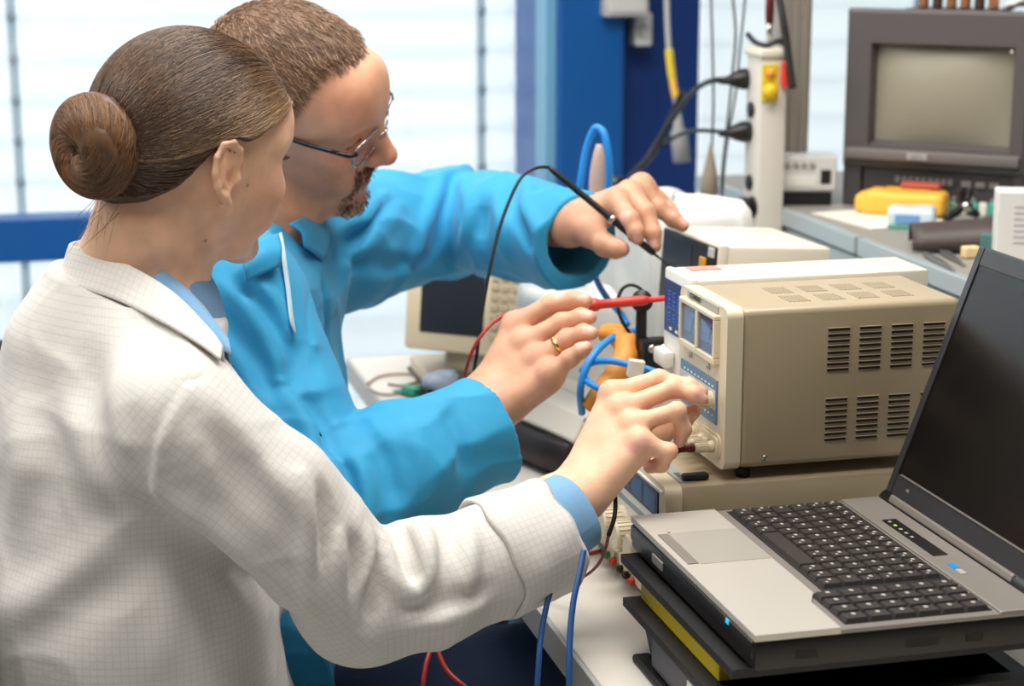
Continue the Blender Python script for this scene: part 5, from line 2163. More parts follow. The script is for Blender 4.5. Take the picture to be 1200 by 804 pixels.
    for rows, off in (
            ([[(283, 308), (303, 290), (320, 284)], [(284, 320), (305, 306), (322, 300)], [(287, 332), (306, 323), (322, 316)]], [.010, .012, .006]),
            ([[(333, 268), (352, 258), (372, 252)], [(343, 280), (358, 280), (375, 280)], [(350, 292), (362, 300), (372, 308)]], [.008, .012, .006])):
        try:
            V, Q = patch(sf, rows, off, .0025, 1.7, 3.2)
            o = mesh_of('collar', V, Q, blue, root)
            o.parent = coat_o
            o.matrix_parent_inverse = Matrix.Identity(4)
        except Exception as ex:
            print('PATCH', ex)
    # pale facing of the open front edge
    try:
        V, Q = patch(fold, [[(324, 276), (328, 300), (333, 335), (338, 375), (343, 392)], [(328, 274), (332, 298), (337, 333), (341, 373), (344, 392)]], .0035, .002, 1.7, 3.2)
        o = mesh_of('facing', V, Q, mat('pale_blue_facing', rgb(190, 216, 226), .8), root)
        o.parent = coat_o
        o.matrix_parent_inverse = Matrix.Identity(4)
    except Exception as ex:
        print('PATCH', ex)
    q = trace(fold, 650, 265, 1.7, 3.4)
    if q is not None:
        n = grad(fold, q[None].astype(F4))[0]
        g = MB()
        g.lathe([(.0005, .0035), (.003, .0035), (.0045, .0028), (.0052, .0015), (.0055, -.003)], 20, M=frame_to(q + n * .004 - base, n, (1, .1, .2)))
        o = g.build('snap_button', steel, root)
        o.parent = coat_o
    # jeans
    tr = []
    for k, y in zip(kn, (-.09, .09)):
        a = k + np.array([-.01, 0, -.43])
        tr.append((s_chain([HIP + lat * y, k, a], [.102, .080, .062], .02), .03))
    trf = U(*tr, (s_ell(HIP, (.145, .18, .12)), .04))

    def jeans(p):
        return trf(p) - .004 * wobble(p, 22, 8) - .002 * wobble(p, 60, 9)
    V, Q = grow(jeans, (-.1, 1.8, .02), (.74, 2.6, .75), .006, levels=4)
    mesh_of('jeans', V, Q, cloth_mat('dark_denim', rgb(38, 52, 80), weave=.5), root)
    # wedding ring
    d = Rd[3]
    e = unit(d[1] - d[0])
    c = d[0] + (d[1] - d[0]) * .70
    g = MB()
    M = frame_to(c - base, e, nr)
    prof = [(.0101, -.0022), (.0112, -.0024), (.0115, 0), (.0112, .0024), (.0101, .0022), (.0101, -.0022)]
    g.lathe(prof, 36, M=M, closed=False)
    g.build('ring', mat('gold', rgb(232, 196, 120), .18, 1.0), root)
    return root, dict(Rd=Rd, Ld=Ld, nr=nr, nl=nl)


man, MAN = build_man()
# ------------------------------------------------------------------ things held in the hands, cables
def cable(name, pix, r, m, label, cat='cable', res=10, group=None, ends=None):
    pts = np.array([P(x, y, d) for x, y, d in pix])
    g = MB()
    g.tube(pts, r, 8, res=res)
    o = g.build(name, m)
    return tag(o, label, cat, group)


# black probe in his left hand
A, B = P(643, 196, 2.30), P(787, 314, 2.305)
ax = unit(B - A)
Ln = float(np.linalg.norm(B - A))
t = thing('test_probe', 'black test probe held like a pen in his left hand', 'probe', A)
M = frame_to((0, 0, 0), ax)
m = MB().lathe([(.0022, 0), (.0030, .004), (.0036, .010), (.0040, .03), (.0042, Ln * .48), (.0052, Ln * .50), (.0054, Ln * .53), (.0044, Ln * .55), (.0046, Ln * .66), (.0068, Ln * .68),
                (.0068, Ln * .70), (.0046, Ln * .72), (.0040, Ln * .84), (.0030, Ln * .86)], 18, M=M)
m.build('handle', black, t)
MB().lathe([(.0026, Ln * .855), (.0016, Ln * .87), (.0009, Ln * .99), (.0002, Ln)], 12, M=M).build('tip', mat('dark_probe_tip', rgb(60, 58, 58), .4, .6), t)
MB().lathe([(.0056, Ln * .50), (.0060, Ln * .515), (.0056, Ln * .53)], 18, M=M).build('collar', chrome, t)
g = MB()
pts = np.array([P(*q) for q in ((643, 196, 2.30), (628, 197, 2.29), (611, 208, 2.28), (597, 235, 2.27), (584, 272, 2.26), (573, 320, 2.25), (564, 372, 2.25), (558, 420, 2.26), (552, 450, 2.29), (548, 470, 2.34))])
g.tube(pts - A, .0021, 8, res=10)
g.build('lead', cab_black, t)

# red probe in his right hand
A, B = P(604, 366, 2.145), P(786, 349, 2.17)
ax = unit(B - A)
Ln = float(np.linalg.norm(B - A))
t = thing('test_probe', 'red test probe held in his right hand, its tip behind the pale supply', 'probe', A)
M = frame_to((0, 0, 0), ax)
MB().lathe([(.0030, 0), (.0042, .004), (.0050, .02), (.0056, Ln * .47), (.0075, Ln * .50), (.0075, Ln * .52), (.0054, Ln * .54), (.0052, Ln * .64), (.0058, Ln * .66), (.0058, Ln * .82),
            (.0046, Ln * .85)], 18, M=M).build('handle', red_p, t)
MB().lathe([(.0036, Ln * .845), (.0034, Ln * .97), (.0012, Ln * .985), (.0006, Ln * 1.05)], 12, M=M).build('tip_guard', mat('bright_red_guard', rgb(214, 60, 50), .4), t)
g = MB()
pts = np.array([P(*q) for q in ((604, 366, 2.145), (594, 368, 2.14), (578, 378, 2.13), (562, 396, 2.12), (551, 418, 2.13), (545, 440, 2.16), (542, 462, 2.22), (548, 478, 2.30))])
g.tube(pts - A, .0021, 8, res=10)
g.build('lead', cab_red, t)

cable('cable', [(684, 645, 1.775), (679, 672, 1.765), (672, 705, 1.755), (668, 745, 1.745), (667, 790, 1.735), (668, 850, 1.73), (672, 930, 1.73)], .0030, cab_dkblue, 'dark blue cable hanging in front of the bench edge, nearer her cuff')
cable('cable', [(646, 690, 1.80), (640, 712, 1.79), (634, 745, 1.78), (631, 780, 1.77), (629, 830, 1.765), (632, 920, 1.76)], .0029, cab_dkblue, 'dark blue cable hanging left of the other, below her turned cuff')
t = thing('test_lead', 'thin black and red test lead trailing from under her hand to the bench', 'lead', P(720, 560, 1.86))
g = MB()
o = np.array(t.location)
pts = np.array([P(*q) for q in ((717, 566, 1.895), (721, 584, 1.878), (720, 606, 1.868), (713, 628, 1.865))])
g.tube(pts - o, .0022, 8, res=8)
g.build('sleeve', cab_black, t)
g = MB()
pts = np.array([P(*q) for q in ((713, 628, 1.865), (708, 648, 1.88), (699, 664, 1.90), (684, 676, 1.935), (668, 682, 1.965), (640, 690, 1.985))])
g.tube(pts - o, .0016, 8, res=8)
g.build('lead', mat('dull_red_lead', rgb(150, 74, 66), .5), t)
pts = [on_z(655, 662, .7625), on_z(680, 652, .7625), on_z(706, 645, .7625), on_z(724, 643, .7625)]
g = MB().tube(pts, .0022, 8, res=8)
tag(g.build('cable', cab_red), 'red cable lying flat across the bench by the ribbed knobs', 'cable')
cable('cable', [(513, 738, 1.93), (508, 752, 1.92), (499, 780, 1.90), (495, 820, 1.89), (496, 900, 1.9)], .0026, cab_red, 'straight dark red cable hanging under her sleeve before his jeans')
cable('cable', [(511, 742, 1.94), (513, 762, 1.925), (524, 786, 1.915), (546, 806, 1.905), (575, 830, 1.90)], .0026, cab_red, 'curving dark red cable under her sleeve before his jeans')

cable('cable', [(664, 300, 2.62), (672, 260, 2.60), (680, 215, 2.58), (687, 175, 2.57), (697, 151, 2.56), (707, 155, 2.55), (712, 175, 2.55), (714, 200, 2.56), (712, 235, 2.58)], .0052, cab_blue, 'bright blue cable arching up before the blue column')
cable('cable', [(693, 310, 2.48), (701, 332, 2.44), (712, 350, 2.40), (726, 366, 2.36), (735, 380, 2.33)], .0042, cab_blue, 'bright blue cable passing behind the red probe')
cable('cable', [(744, 388, 2.30), (728, 391, 2.28), (709, 402, 2.26), (693, 420, 2.24), (683, 442, 2.235), (680, 462, 2.24), (682, 484, 2.27)], .0044, cab_blue, 'bright blue cable curving down over the orange grip')
cable('cable', [(774, 438, 2.21), (756, 432, 2.215), (736, 427, 2.22), (714, 423, 2.225), (694, 425, 2.25), (682, 434, 2.29)], .0042, cab_blue, 'bright blue cable with a white tag crossing the orange grip')
cable('cable', [(685, 443, 2.25), (692, 450, 2.22), (706, 457, 2.205), (722, 461, 2.20), (742, 463, 2.20)], .0040, cab_blue, 'bright blue cable running low behind her knuckles')
m = MB().box((-.009, -.006, -.010), (.009, .006, .010), .001)
o = m.build('cable_tag', white_p)
o.location = P(745, 432, 2.205)
o.rotation_euler = (0, .15, math.radians(-10))
tag(o, 'white tag wrapped round a blue cable behind her hand', 'tag')
cable('cable', [(757, 352, 2.26), (752, 340, 2.26), (740, 334, 2.26), (729, 339, 2.26), (724, 354, 2.26), (727, 372, 2.26), (735, 386, 2.265), (744, 398, 2.27), (750, 414, 2.28)], .0021, cab_black, 'thin black cable looping beside the black stand')
cable('cable', [(800, 108, 3.52), (772, 168, 3.42), (756, 190, 3.36), (742, 204, 3.30), (728, 225, 3.2)], .0065, cab_black, 'thick black power cable sagging before the blue column')
# ------------------------------------------------------------------ instruments and clutter behind the hands
t = thing('plastic_case', 'upright white plastic case under the black-faced multimeter', 'case', (.845, 2.20, .76))
m = MB().box((.797, 2.125, .7605), (.90, 2.29, .972), .012)
wb(m, 'shell', white_p, t, 30)
wb(MB().box((.7945, 2.15, .80), (.7972, 2.27, .93), .001), 'front_panel', mat('off_white_panel', rgb(222, 220, 214), .5), t)
# multimeter, leaning back a little
t = thing('multimeter', 'beige bench multimeter with a black front and amber button, on a white case', 'multimeter', (.80, 2.135, .973), (0, math.radians(4), math.radians(4)))
MB().box((.010, 0, .002), (.155, .165, .095), .006).build('case', beige_lt, t, sharp=30)
MB().box((.003, -.001, .001), (.016, .166, .096), .003).build('front_frame', beige_lt, t, sharp=30)
d = MB().box((-.001, .004, .003), (.006, .162, .092), .001).build('front_panel', mat('black_front_panel', rgb(30, 26, 25), .35), t)
m = MB().box((-.0016, .070, .052), (-.0008, .155, .085))
m.build('display', mat('dark_lcd', rgb(56, 52, 50), .2), d)
m = MB()
for i in range(5):
    for j in range(3):
        m.box((-.003, .012 + i * .011, .012 + j * .016), (-.001, .019 + i * .011, .020 + j * .016), .0008)
m.build('button_row', mat('dark_grey_button', rgb(84, 80, 78), .5), d)
MB().box((-.004, .024, .058), (-.001, .042, .076), .002).build('button', mat('amber_button', rgb(222, 160, 40), .4), d)
MB().box((-.003, .003, .079), (-.0008, .020, .091), .001).build('switch_plate', mat('silver_plate', rgb(200, 198, 194), .4), d)
for x in (.03, .13):
    for y in (.02, .145):
        MB().box((x - .008, y - .008, -.003), (x + .008, y + .008, .004), .001).build('foot', rubber, t)
# black upright stand with a round head
t = thing('stand', 'slim black stand in front of the white plastic case', 'stand', (float(P(752, 345, 2.24)[0]), float(P(752, 345, 2.24)[1]), .7602))
o = np.array(t.location)
MB().lathe([(.019, 0), (.020, .003), (.019, .010), (.010, .014), (.008, .02)], 24).build('base', black, t)
g = MB()
top = P(752, 345, 2.24) - o
g.tube([(0, 0, .012), top * .5 + np.array([0, 0, .004]), top], [.0085, .0075, .0062], 10, res=6)
g.build('pole', black, t)
MB().lathe([(.0005, 0), (.012, .001), (.013, .012), (.0005, .014)], 18, M=frame_to(top - np.array([0, 0, .006]), (-.3, -1, 0))).build('clamp', black, t)
# black tool case
t = thing('tool_case', 'low black tool case among the blue cables behind her hand', 'case', (.740, 2.225, ZD))
MB().box((-.055, -.09, .001), (.06, .085, .050), .008).build('body', black, t, sharp=30)
MB().box((-.053, -.088, .048), (.058, .083, .066), .006).build('lid', rubber, t, sharp=30)
m = MB().box((-.060, -.045, .036), (-.053, -.02, .058), .002).box((-.060, .02, .036), (-.053, .045, .058), .002)
m.build('latch', mat('grey_latch', rgb(120, 118, 116), .4), t)
# connector block with chrome parts
t = thing('connector_block', 'small black and chrome connector block beside the tagged cable', 'connector', tuple(P(766, 412, 2.245)))
MB().box((-.016, -.012, -.022), (.016, .012, .016), .003).build('housing', black, t, sharp=30)
m = MB()
for k in (-1, 1):
    m.lathe([(.0005, .006), (.0046, .006), (.0052, .004), (.0052, 0)], 16, M=frame_to((k * .007, -.012, .006), (0, -1, .2)))
m.build('contact', chrome, t)
# orange handle (a bent, thick strap)
pts = np.array([P(*q) for q in ((705, 390, 2.30), (722, 392, 2.29), (734, 404, 2.27), (733, 420, 2.255), (722, 440, 2.245), (708, 458, 2.24), (694, 478, 2.25))])
g = MB().tube(pts, [.010, .0135, .0155, .0155, .0148, .0142, .014], 14, res=8)
o = g.build('pliers_grip', mat('orange_rubber', rgb(226, 150, 62), .5))
tag(o, 'bent orange rubber plier grip lying among blue cables', 'pliers')

# beige sloped console with black cushion front, between their hands
t = thing('console', 'beige sloped console with a dark front, behind her wrist', 'console', tuple(on_z(652, 548, ZD)), (0, 0, math.radians(17)))
prof = [(-.006, .001), (-.004, .036), (-.024, .056), (-.006, .086), (.028, .092), (.075, .092), (.075, .001)]
m = MB()
m.prism([(x, z) for x, z in prof], -.075, .115, 1)
MBo = m.build('case', mat('warm_white_case', rgb(222, 214, 200), .45), t)
bv = MBo.modifiers.new('bevel', 'BEVEL')
bv.width, bv.segments, bv.limit_method = .004, 3, 'ANGLE'
rows = []
for z, x in ((.003, -.026), (.014, -.038), (.032, -.042), (.046, -.038), (.053, -.029)):
    rows.append([(x + .018 * (2 * k / 10 - 1) ** 4, -.070 + .17 * k / 10, z) for k in range(11)])
V, Q = lofted(rows, thick=-.012)
mesh_of('dark_front', V, Q, mat('black_cushion', rgb(24, 15, 16), .55), None).parent = t
rim = [rows[i][-1] for i in range(5)]
MB().tube(np.array(rim) + [.004, .004, 0], .0035, 8, res=4).build('rim', mat('grey_rim', rgb(150, 152, 158), .4), t)
MB().box((.034, -.065, .0915), (.070, .10, .0932), .0008).build('top_panel', beige_lt, t)
m = MB().lathe([(.0005, 0), (.006, .001), (.0075, .010), (.0070, .024), (.0045, .028), (.0005, .029)], 16, M=frame_to(on_z(584, 502, .7685), (.6, -.5, .0)))
o = m.build('red_plug', red_p)
tag(o, 'small red plug beside his right cuff', 'plug')
o = MB().tube([on_z(x, y, .7662) for x, y in ((590, 522), (597, 534), (606, 536), (616, 527), (620, 516))], .0055, 8, res=8).build('cable', mat('orange_cable', rgb(232, 160, 84), .5))
tag(o, 'short orange cable between his cuff and the dark console front', 'cable')

# white dust covers over equipment at the back
cov = mat('white_dust_cover', rgb(226, 226, 222), .6, bump=.4, bscale=30)


def cover(label, c, half, seed, folds_n=9, rot=0):
    t = thing('dust_cover', label, 'cover', c, (0, 0, rot))
    rng = np.random.RandomState(seed)
    rows = []
    N = 96
    for j, (zz, sc) in enumerate(((0, 1.10), (.25, 1.06), (.5, 1.03), (.72, 1.0), (.88, .985), (.96, .95), (1.0, .86), (1.012, .5), (1.015, .02))):
        row = []
        for k in range(N + 1):
            a = 2 * math.pi * k / N
            e = .28
            x = np.sign(math.cos(a)) * abs(math.cos(a)) ** e
            y = np.sign(math.sin(a)) * abs(math.sin(a)) ** e
            w = 1 + .035 * (1.15 - zz) * math.sin(folds_n * a + seed) + .018 * math.sin(23 * a + 3 * zz + seed)
            row.append((half[0] * x * sc * w, half[1] * y * sc * w, zz * half[2] * 2 + .006 * math.sin(3 * a + seed) * (zz > .8) + .001))
        rows.append(row)
    V, Q = lofted(rows)
    o = mesh_of('cloth', V, Q, cov, None)
    o.parent = t
    return t


cover('tall white dust cover behind his left hand and the multimeter', (.885, 2.52, ZD), (.082, .10, .152), 3, 11, math.radians(10))
cover('lower white dust cover beside the beige oscilloscope', (.735, 2.53, ZD), (.055, .07, .092), 8, 13, math.radians(10))

# beige oscilloscope at the far end
t = thing('oscilloscope', 'beige instrument with a square dark screen at the far bench end', 'oscilloscope', (.545, 2.742, .826), (math.radians(-8), 0, math.radians(-38)))
MB().box((0, .012, 0), (.19, .20, .135), .008).build('case', beige, t, sharp=30)
MB().box((-.004, 0, -.003), (.194, .016, .139), .006).build('front_frame', mat('warm_beige_frame', rgb(226, 208, 176), .45), t, sharp=30)
d = MB().box((.022, -.0015, .024), (.125, .003, .124), .001).build('screen', mat('dark_grey_screen', rgb(46, 50, 58), .15), t)
m = MB()
for i in range(3):
    for j in range(7):
        m.box((.136 + i * .016, -.004, .022 + j * .0145), (.148 + i * .016, .001, .031 + j * .0145), .001)
m.build('button_panel', mat('tan_button', rgb(196, 178, 150), .5), t)
MB().box((.05, .03, -.034), (.14, .14, 0), .006).build('foot', mat('beige_foot', rgb(190, 176, 150), .5), t)
t2 = thing('pedestal', 'low beige block carrying the far oscilloscope', 'stand', (.66, 2.80, ZD))
wb(MB().box((.575, 2.735, .7605), (.74, 2.86, .785), .004), 'block', mat('beige_block', rgb(200, 188, 166), .5), t2)
wb(MB().box((.571, 2.731, .7605), (.744, 2.864, .766), .002), 'plinth', black, t2)
# crumpled grey bag, circuit board, wires under it
V, Q = grow(lambda p: s_ell(tuple(on_z(519, 446, .778)), (.030, .026, .019))(p) - .006 * wobble(p, 60, 5) - .003 * wobble(p, 150, 6), on_z(519, 446, .778) - .07, on_z(519, 446, .778) + .07, .003, levels=3)
V[:, 2] = np.maximum(V[:, 2], .7605)
o = mesh_of('bag', V, Q, mat('pale_blue_grey_film', rgb(150, 164, 184), .3), None)
tag(o, 'crumpled pale blue-grey bag below the oscilloscope', 'bag')
c0 = on_z(505, 458, .763)
t = thing('circuit_board', 'small green circuit board with black chips near the bench edge', 'circuit board', c0, (0, 0, math.radians(28)))
MB().box((-.045, -.03, 0), (.04, .035, .002)).build('board', mat('green_board', rgb(36, 120, 96), .5, var=.3, vscale=80), t)
m = MB()
rk2 = random.Random(7)
for i in range(9):
    x, y = rk2.uniform(-.04, .03), rk2.uniform(-.025, .025)
    m.box((x, y, .002), (x + rk2.uniform(.006, .014), y + rk2.uniform(.004, .009), .002 + rk2.uniform(.003, .009)), .0006)
m.build('chips', black, t)
MB().box((-.043, -.012, .002), (-.030, .016, .012), .001).build('connector', mat('teal_connector', rgb(52, 160, 130), .5), t)
for i, (pix, mm, lab) in enumerate((
        ([(430, 450), (445, 441), (470, 438), (492, 441), (503, 450)], mat('tan_wire', rgb(160, 136, 116), .5), 'thin tan wire looping on the bare bench end'),
        ([(432, 456), (450, 462), (475, 460), (492, 458), (500, 462)], mat('grey_wire', rgb(150, 146, 142), .5), 'thin grey wire on the bare bench end'),
        ([(455, 450), (470, 452), (488, 448), (510, 440), (530, 438)], mat('brown_wire', rgb(120, 84, 70), .5), 'thin brown wire leading to the green board'))):
    g = MB().tube([on_z(x, y, .7625) for x, y in pix], .0018, 8, res=8)
    tag(g.build('wire', mm), lab, 'wire')
m = MB().box((-.022, -.015, 0), (.022, .015, .026), .004)
o = m.build('transformer', mat('dark_blue_black', rgb(28, 30, 44), .5))
o.location = on_z(541, 446, .7605)
o.rotation_euler = (0, 0, .5)
tag(o, 'small dark blue block at the foot of the oscilloscope', 'component')

# ------------------------------------------------------------------ post, power strip and cables at the window end
t = thing('bench_post', 'tall ribbed aluminium post at the far bench corner', 'post', (1.215, 2.90, 0))
m = MB().box((1.185, 2.885, 1.0015), (1.242, 2.94, 2.3), .003)
for k in range(3):
    m.box((1.190 + k * .017, 2.8815, 1.004), (1.201 + k * .017, 2.886, 2.3), .001)
wb(m, 'profile', mat('warm_aluminium', rgb(168, 160, 150), .4, .4), t)
wb(MB().box((1.17, 2.870, 1.0005), (1.257, 2.955, 1.010), .002), 'base_plate', alu, t)
t = thing('power_strip', 'upright beige power strip with a yellow and red switch', 'power strip', (1.15, 2.82, .762))
wb(MB().box((1.121, 2.795, .7625), (1.165, 2.86, 1.242), .005), 'housing', mat('grey_beige_strip', rgb(212, 206, 196), .5), t, 30)
wb(MB().box((1.117, 2.790, 1.238), (1.169, 2.865, 1.252), .004), 'end_cap', beige_lt, t, 30)
sw = P(897, 95, 2.99)
m = MB().box((sw[0] - .014, 2.7905, sw[2] - .030), (sw[0] + .014, 2.796, sw[2] + .028), .003)
d = wb(m, 'switch_plate', yellow, t)
wb(MB().lathe([(.0005, .012), (.010, .011), (.012, .002), (.012, 0)], 20, M=frame_to((sw[0] - .001, 2.7905, sw[2] - .014), (0, -1, 0))), 'switch_knob', mat('amber_knob', rgb(232, 190, 30), .4), d)
wb(MB().lathe([(.0005, .005), (.007, .004), (.008, 0)], 20, M=frame_to((sw[0] - .001, 2.7905, sw[2] + .014), (0, -1, 0))), 'pilot_light', mat('orange_lens', rgb(240, 160, 60), .4), d)
wb(MB().box((sw[0] + .018, 2.785, sw[2] - .008), (sw[0] + .028, 2.80, sw[2] + .030), .003), 'red_handle', mat('coral_red', rgb(236, 74, 60), .4), t)
for z in (1.155, 1.040, .955):
    m = MB().lathe([(.012, 0), (.012, .004), (.0005, .004)], 18, M=frame_to((1.121, 2.83, z), (-1, 0, 0)))
    wb(m, 'socket', black, t)
wb(MB().lathe([(.0005, .004), (.006, .004), (.007, 0)], 14, M=frame_to((1.143, 2.795, .93), (0, -1, 0))), 'screw', white_p, t)
for i, (py, lab) in enumerate(((92, 'upper black plug in the power strip, facing the column'), (154, 'lower black plug in the power strip, facing the column'), (243, 'lowest black plug in the power strip, near the bench'))):
    c = P(876, py, 3.03)
    t = thing('plug', lab, 'plug', c)
    m = MB().lathe([(.0005, 0), (.016, .001), (.017, .012), (.013, .024), (.007, .038), (.005, .052), (.0005, .053)], 18, M=frame_to((.004, 0, 0), (-1, -.05, -.05 + .02 * i)))
    m.build('body', black, t)
    MB().lathe([(.0175, 0), (.0175, .004), (.0005, .004)], 18, M=frame_to((.006, 0, 0), (1, 0, 0))).build('face', rubber, t)
cable('cable', [(858, 94, 3.0), (838, 94, 3.02), (822, 100, 3.1), (805, 115, 3.2), (788, 140, 3.28), (768, 170, 3.3), (752, 196, 3.28), (738, 214, 3.22)], .0045, cab_black, 'black cable from the upper plug sagging towards the column')
cable('cable', [(858, 156, 3.0), (840, 154, 3.03), (815, 153, 3.1), (796, 158, 3.2), (776, 170, 3.3)], .0035, cab_black, 'black cable from the lower plug running left')
for pix, r, lab in (([(833, -10), (835, 60), (836, 120), (834, 180), (832, 240)], .0022, 'leftmost thin grey cable hanging before the right window'),
                    ([(858, -10), (862, 40), (858, 90), (852, 150), (846, 210), (848, 262)], .0024, 'slightly bent thin dark cable hanging beside the plugs'),
                    ([(874, -10), (870, 30), (866, 70), (862, 110), (851, 175), (846, 230)], .0022, 'dark cable hanging closest to the power strip')):
    cable('cable', [(x, y, 3.12) for x, y in pix], r, mat('grey_black_cable', rgb(70, 74, 80), .5), lab)
cable('cable', [(876, 40, 3.0), (886, 50, 2.98), (900, 53, 2.97), (912, 48, 2.97), (921, 54, 2.97), (926, 80, 2.965), (930, 102, 2.965)], .0042, cab_black, 'black cable strapped round the top of the power strip')
cable('cable', [(912, -8, 2.96), (917, 20, 2.955), (921, 45, 2.955), (925, 75, 2.955), (929, 104, 2.955)], .0060, cab_black, 'thick black cable running down the aluminium post')
t = thing('plug', 'dark red plug with a clear tip hanging above the power strip', 'plug', P(902, 12, 2.99))
MB().lathe([(.0005, -.022), (.006, -.020), (.007, .0), (.0065, .026), (.004, .03), (.0005, .03)], 16).build('body', darkred, t)
MB().lathe([(.004, -.045), (.0045, -.022), (.0005, -.02)], 12).build('tip', chrome, t)
cable('cable', [(902, 2, 2.99), (903, -20, 2.99), (905, -60, 2.99)], .003, cab_black, 'short cable of the dark red hanging plug')
# on the blue column: trunking, junction box, cord with a yellow sleeve
grey_box = mat('light_grey_box', rgb(196, 196, 196), .5)
t = thing('junction_box', 'light grey junction box high on the blue column', 'box', (1.16, YW - .05, 1.25))
wb(MB().box((1.122, YW - .085, 1.258), (1.212, YW - .0505, 1.46), .004), 'cover', grey_box, t, 30)
wb(MB().box((1.130, YW - .088, 1.266), (1.204, YW - .0845, 1.45), .002), 'lid', mat('grey_box_lid', rgb(206, 206, 204), .5), t)
t = thing('socket_box', 'small white socket box hanging right below the grey junction box', 'box', (1.22, YW, 1.2))
wb(MB().box((1.2015, YW - .03, 1.196), (1.238, YW + .029, 1.262), .004), 'body', mat('pale_grey_white', rgb(214, 214, 212), .5), t, 30)
wb(MB().lathe([(.013, 0), (.013, .003), (.010, .003), (.010, .001), (.0005, .001)], 18, M=frame_to((1.219, YW - .0305, 1.225), (0, -1, 0))), 'outlet', grey_box, t)
t = thing('hanging_cord', 'grey cord with a yellow sleeve and grey plug hanging over the column', 'cord', P(790, 90, 3.62))
o = np.array(t.location)
for name, pix, r, mm in (('cord', [(781, -20), (782, 20), (784, 58), (789, 98), (794, 132)], .0052, mat('grey_cord', rgb(176, 176, 176), .5)),
                         ('sleeve', [(784, 58), (786, 76), (788, 92)], .0078, yellow), ('sleeve', [(788, 92), (790, 104), (792, 114)], .0070, amber)):
    g = MB().tube(np.array([P(x, y, 3.60) for x, y in pix]) - o, r, 10, res=6)
    g.build(name, mm, t)
a, b2 = P(793, 128, 3.60) - o, P(799, 190, 3.60) - o
L_ = float(np.linalg.norm(b2 - a))
MB().lathe([(.006, 0), (.010, L_ * .35), (.0155, L_ * .42), (.0165, L_ * .6), (.0165, L_), (.0005, L_)], 18, M=frame_to(a, b2 - a)).build('plug', mat('grey_plug', rgb(158, 158, 160), .5), t)
t = thing('cable_gland', 'tan cable gland hanging behind the white dust cover', 'gland', P(832, 205, 3.1))
MB().lathe([(.002, .05), (.006, .03), (.012, .0), (.015, -.03), (.006, -.035), (.0005, -.035)], 16).build('cone', mat('tan_rubber', rgb(150, 138, 120), .6), t)
t = thing('hose_end', 'pinkish hose end standing by the blue cable arch', 'hose', P(700, 195, 2.62))
MB().tube([(0, 0, -.10), (0, 0, -.02), (.002, 0, .015), (.002, 0, .03)], [.012, .011, .008, .004], 14, res=5).build('sleeve', mat('pinkish_tan', rgb(200, 172, 158), .5), t)
MB().lathe([(.013, -.045), (.014, -.03), (.013, -.015)], 16, M=TR((.024, 0, 0))).build('nut', black, t)

# ------------------------------------------------------------------ dark monitor and the clutter on the side bench
TVM = (0, 0, math.radians(-42.5))
tv_g = mat('charcoal_monitor_case', rgb(86, 80, 80), .5, bump=.1, bscale=600)
tv_d = mat('dark_monitor_case', rgb(66, 62, 63), .5, bump=.1, bscale=600)
t = thing('crt_monitor', 'old dark grey tube monitor standing on the side bench', 'monitor', (1.272, 2.818, 1.0005), TVM)
W_, H_ = .288, .310
m = MB().box((.006, .03, .004), (W_ - .006, .16, H_ - .006), .008)
m.add([(.02, .16, .02), (W_ - .02, .16, .02), (W_ - .02, .16, H_ - .015), (.02, .16, H_ - .015), (.07, .30, .03), (W_ - .07, .30, .03), (W_ - .07, .30, H_ - .07), (.07, .30, H_ - .07)],
      [(0, 1, 5, 4), (1, 2, 6, 5), (2, 3, 7, 6), (3, 0, 4, 7), (4, 5, 6, 7)])
m.build('case', tv_d, t, sharp=30)
# front frame with a real opening: outer loop, inner loop and a sloping reveal down to the tube
ox0, ox1, oz0, oz1 = 0, W_, .064, H_
ix0, ix1, iz0, iz1 = .040, W_ - .024, .098, H_ - .052
rx0, rx1, rz0, rz1 = .046, W_ - .030, .106, H_ - .058


def ringv(x0, x1, z0, z1, y):
    return [(x0, y, z0), (x1, y, z0), (x1, y, z1), (x0, y, z1)]


vs = ringv(ox0 + .003, ox1 - .003, oz0, oz1 - .003, .034) + ringv(ox0, ox1, oz0, oz1, .030) + ringv(ox0, ox1, oz0, oz1, .004) + ringv(ox0 + .005, ox1 - .005, oz0 + .005, oz1 - .005, 0) \
    + ringv(ix0, ix1, iz0, iz1, .0) + ringv(rx0, rx1, rz0, rz1, .024)
fs = [(i * 4 + k, i * 4 + (k + 1) % 4, i * 4 + 4 + (k + 1) % 4, i * 4 + 4 + k) for i in range(5) for k in range(4)]
MB().add(vs, fs).build('front_frame', tv_g, t)
MB().box((.006, -.012, .076), (W_ - .006, .006, .094), .004).build('ledge', mat('lighter_grey_ledge', rgb(112, 106, 105), .5), t, sharp=30)
# bulging tube
rows = []
for j in range(13):
    v = j / 12
    row = []
    for i in range(17):
        u = i / 16
        b_ = .018 * (1 - (2 * u - 1) ** 2) * (1 - (2 * v - 1) ** 2) + .003
        e = .003 * ((2 * u - 1) ** 2 * (2 * v - 1) ** 2)
        row.append((rx0 - .001 + (rx1 - rx0 + .002) * u, .024 - b_, rz0 - .001 + (rz1 - rz0 + .002) * v))
    rows.append(row)
V, Q = lofted(rows)
o = mesh_of('screen', V, Q[:, ::-1], mat('grey_tube_glass', rgb(150, 144, 128), .34, spec=.4), None)
o.parent = t
MB().box((0, .006, 0), (.030, .034, .066), .003).box((W_ - .018, .006, 0), (W_, .034, .066), .003).box((.03, .014, .0), (W_ - .018, .034, .066), .002).build('control_recess', tv_d, t)
m = MB()
for k in range(9):
    m.box((.085 + k * .0105, .008, .040), (.0925 + k * .0105, .015, .050), .001)
for k in range(3):
    m.box((.190 + k * .022, .008, .040), (.206 + k * .022, .015, .049), .001)
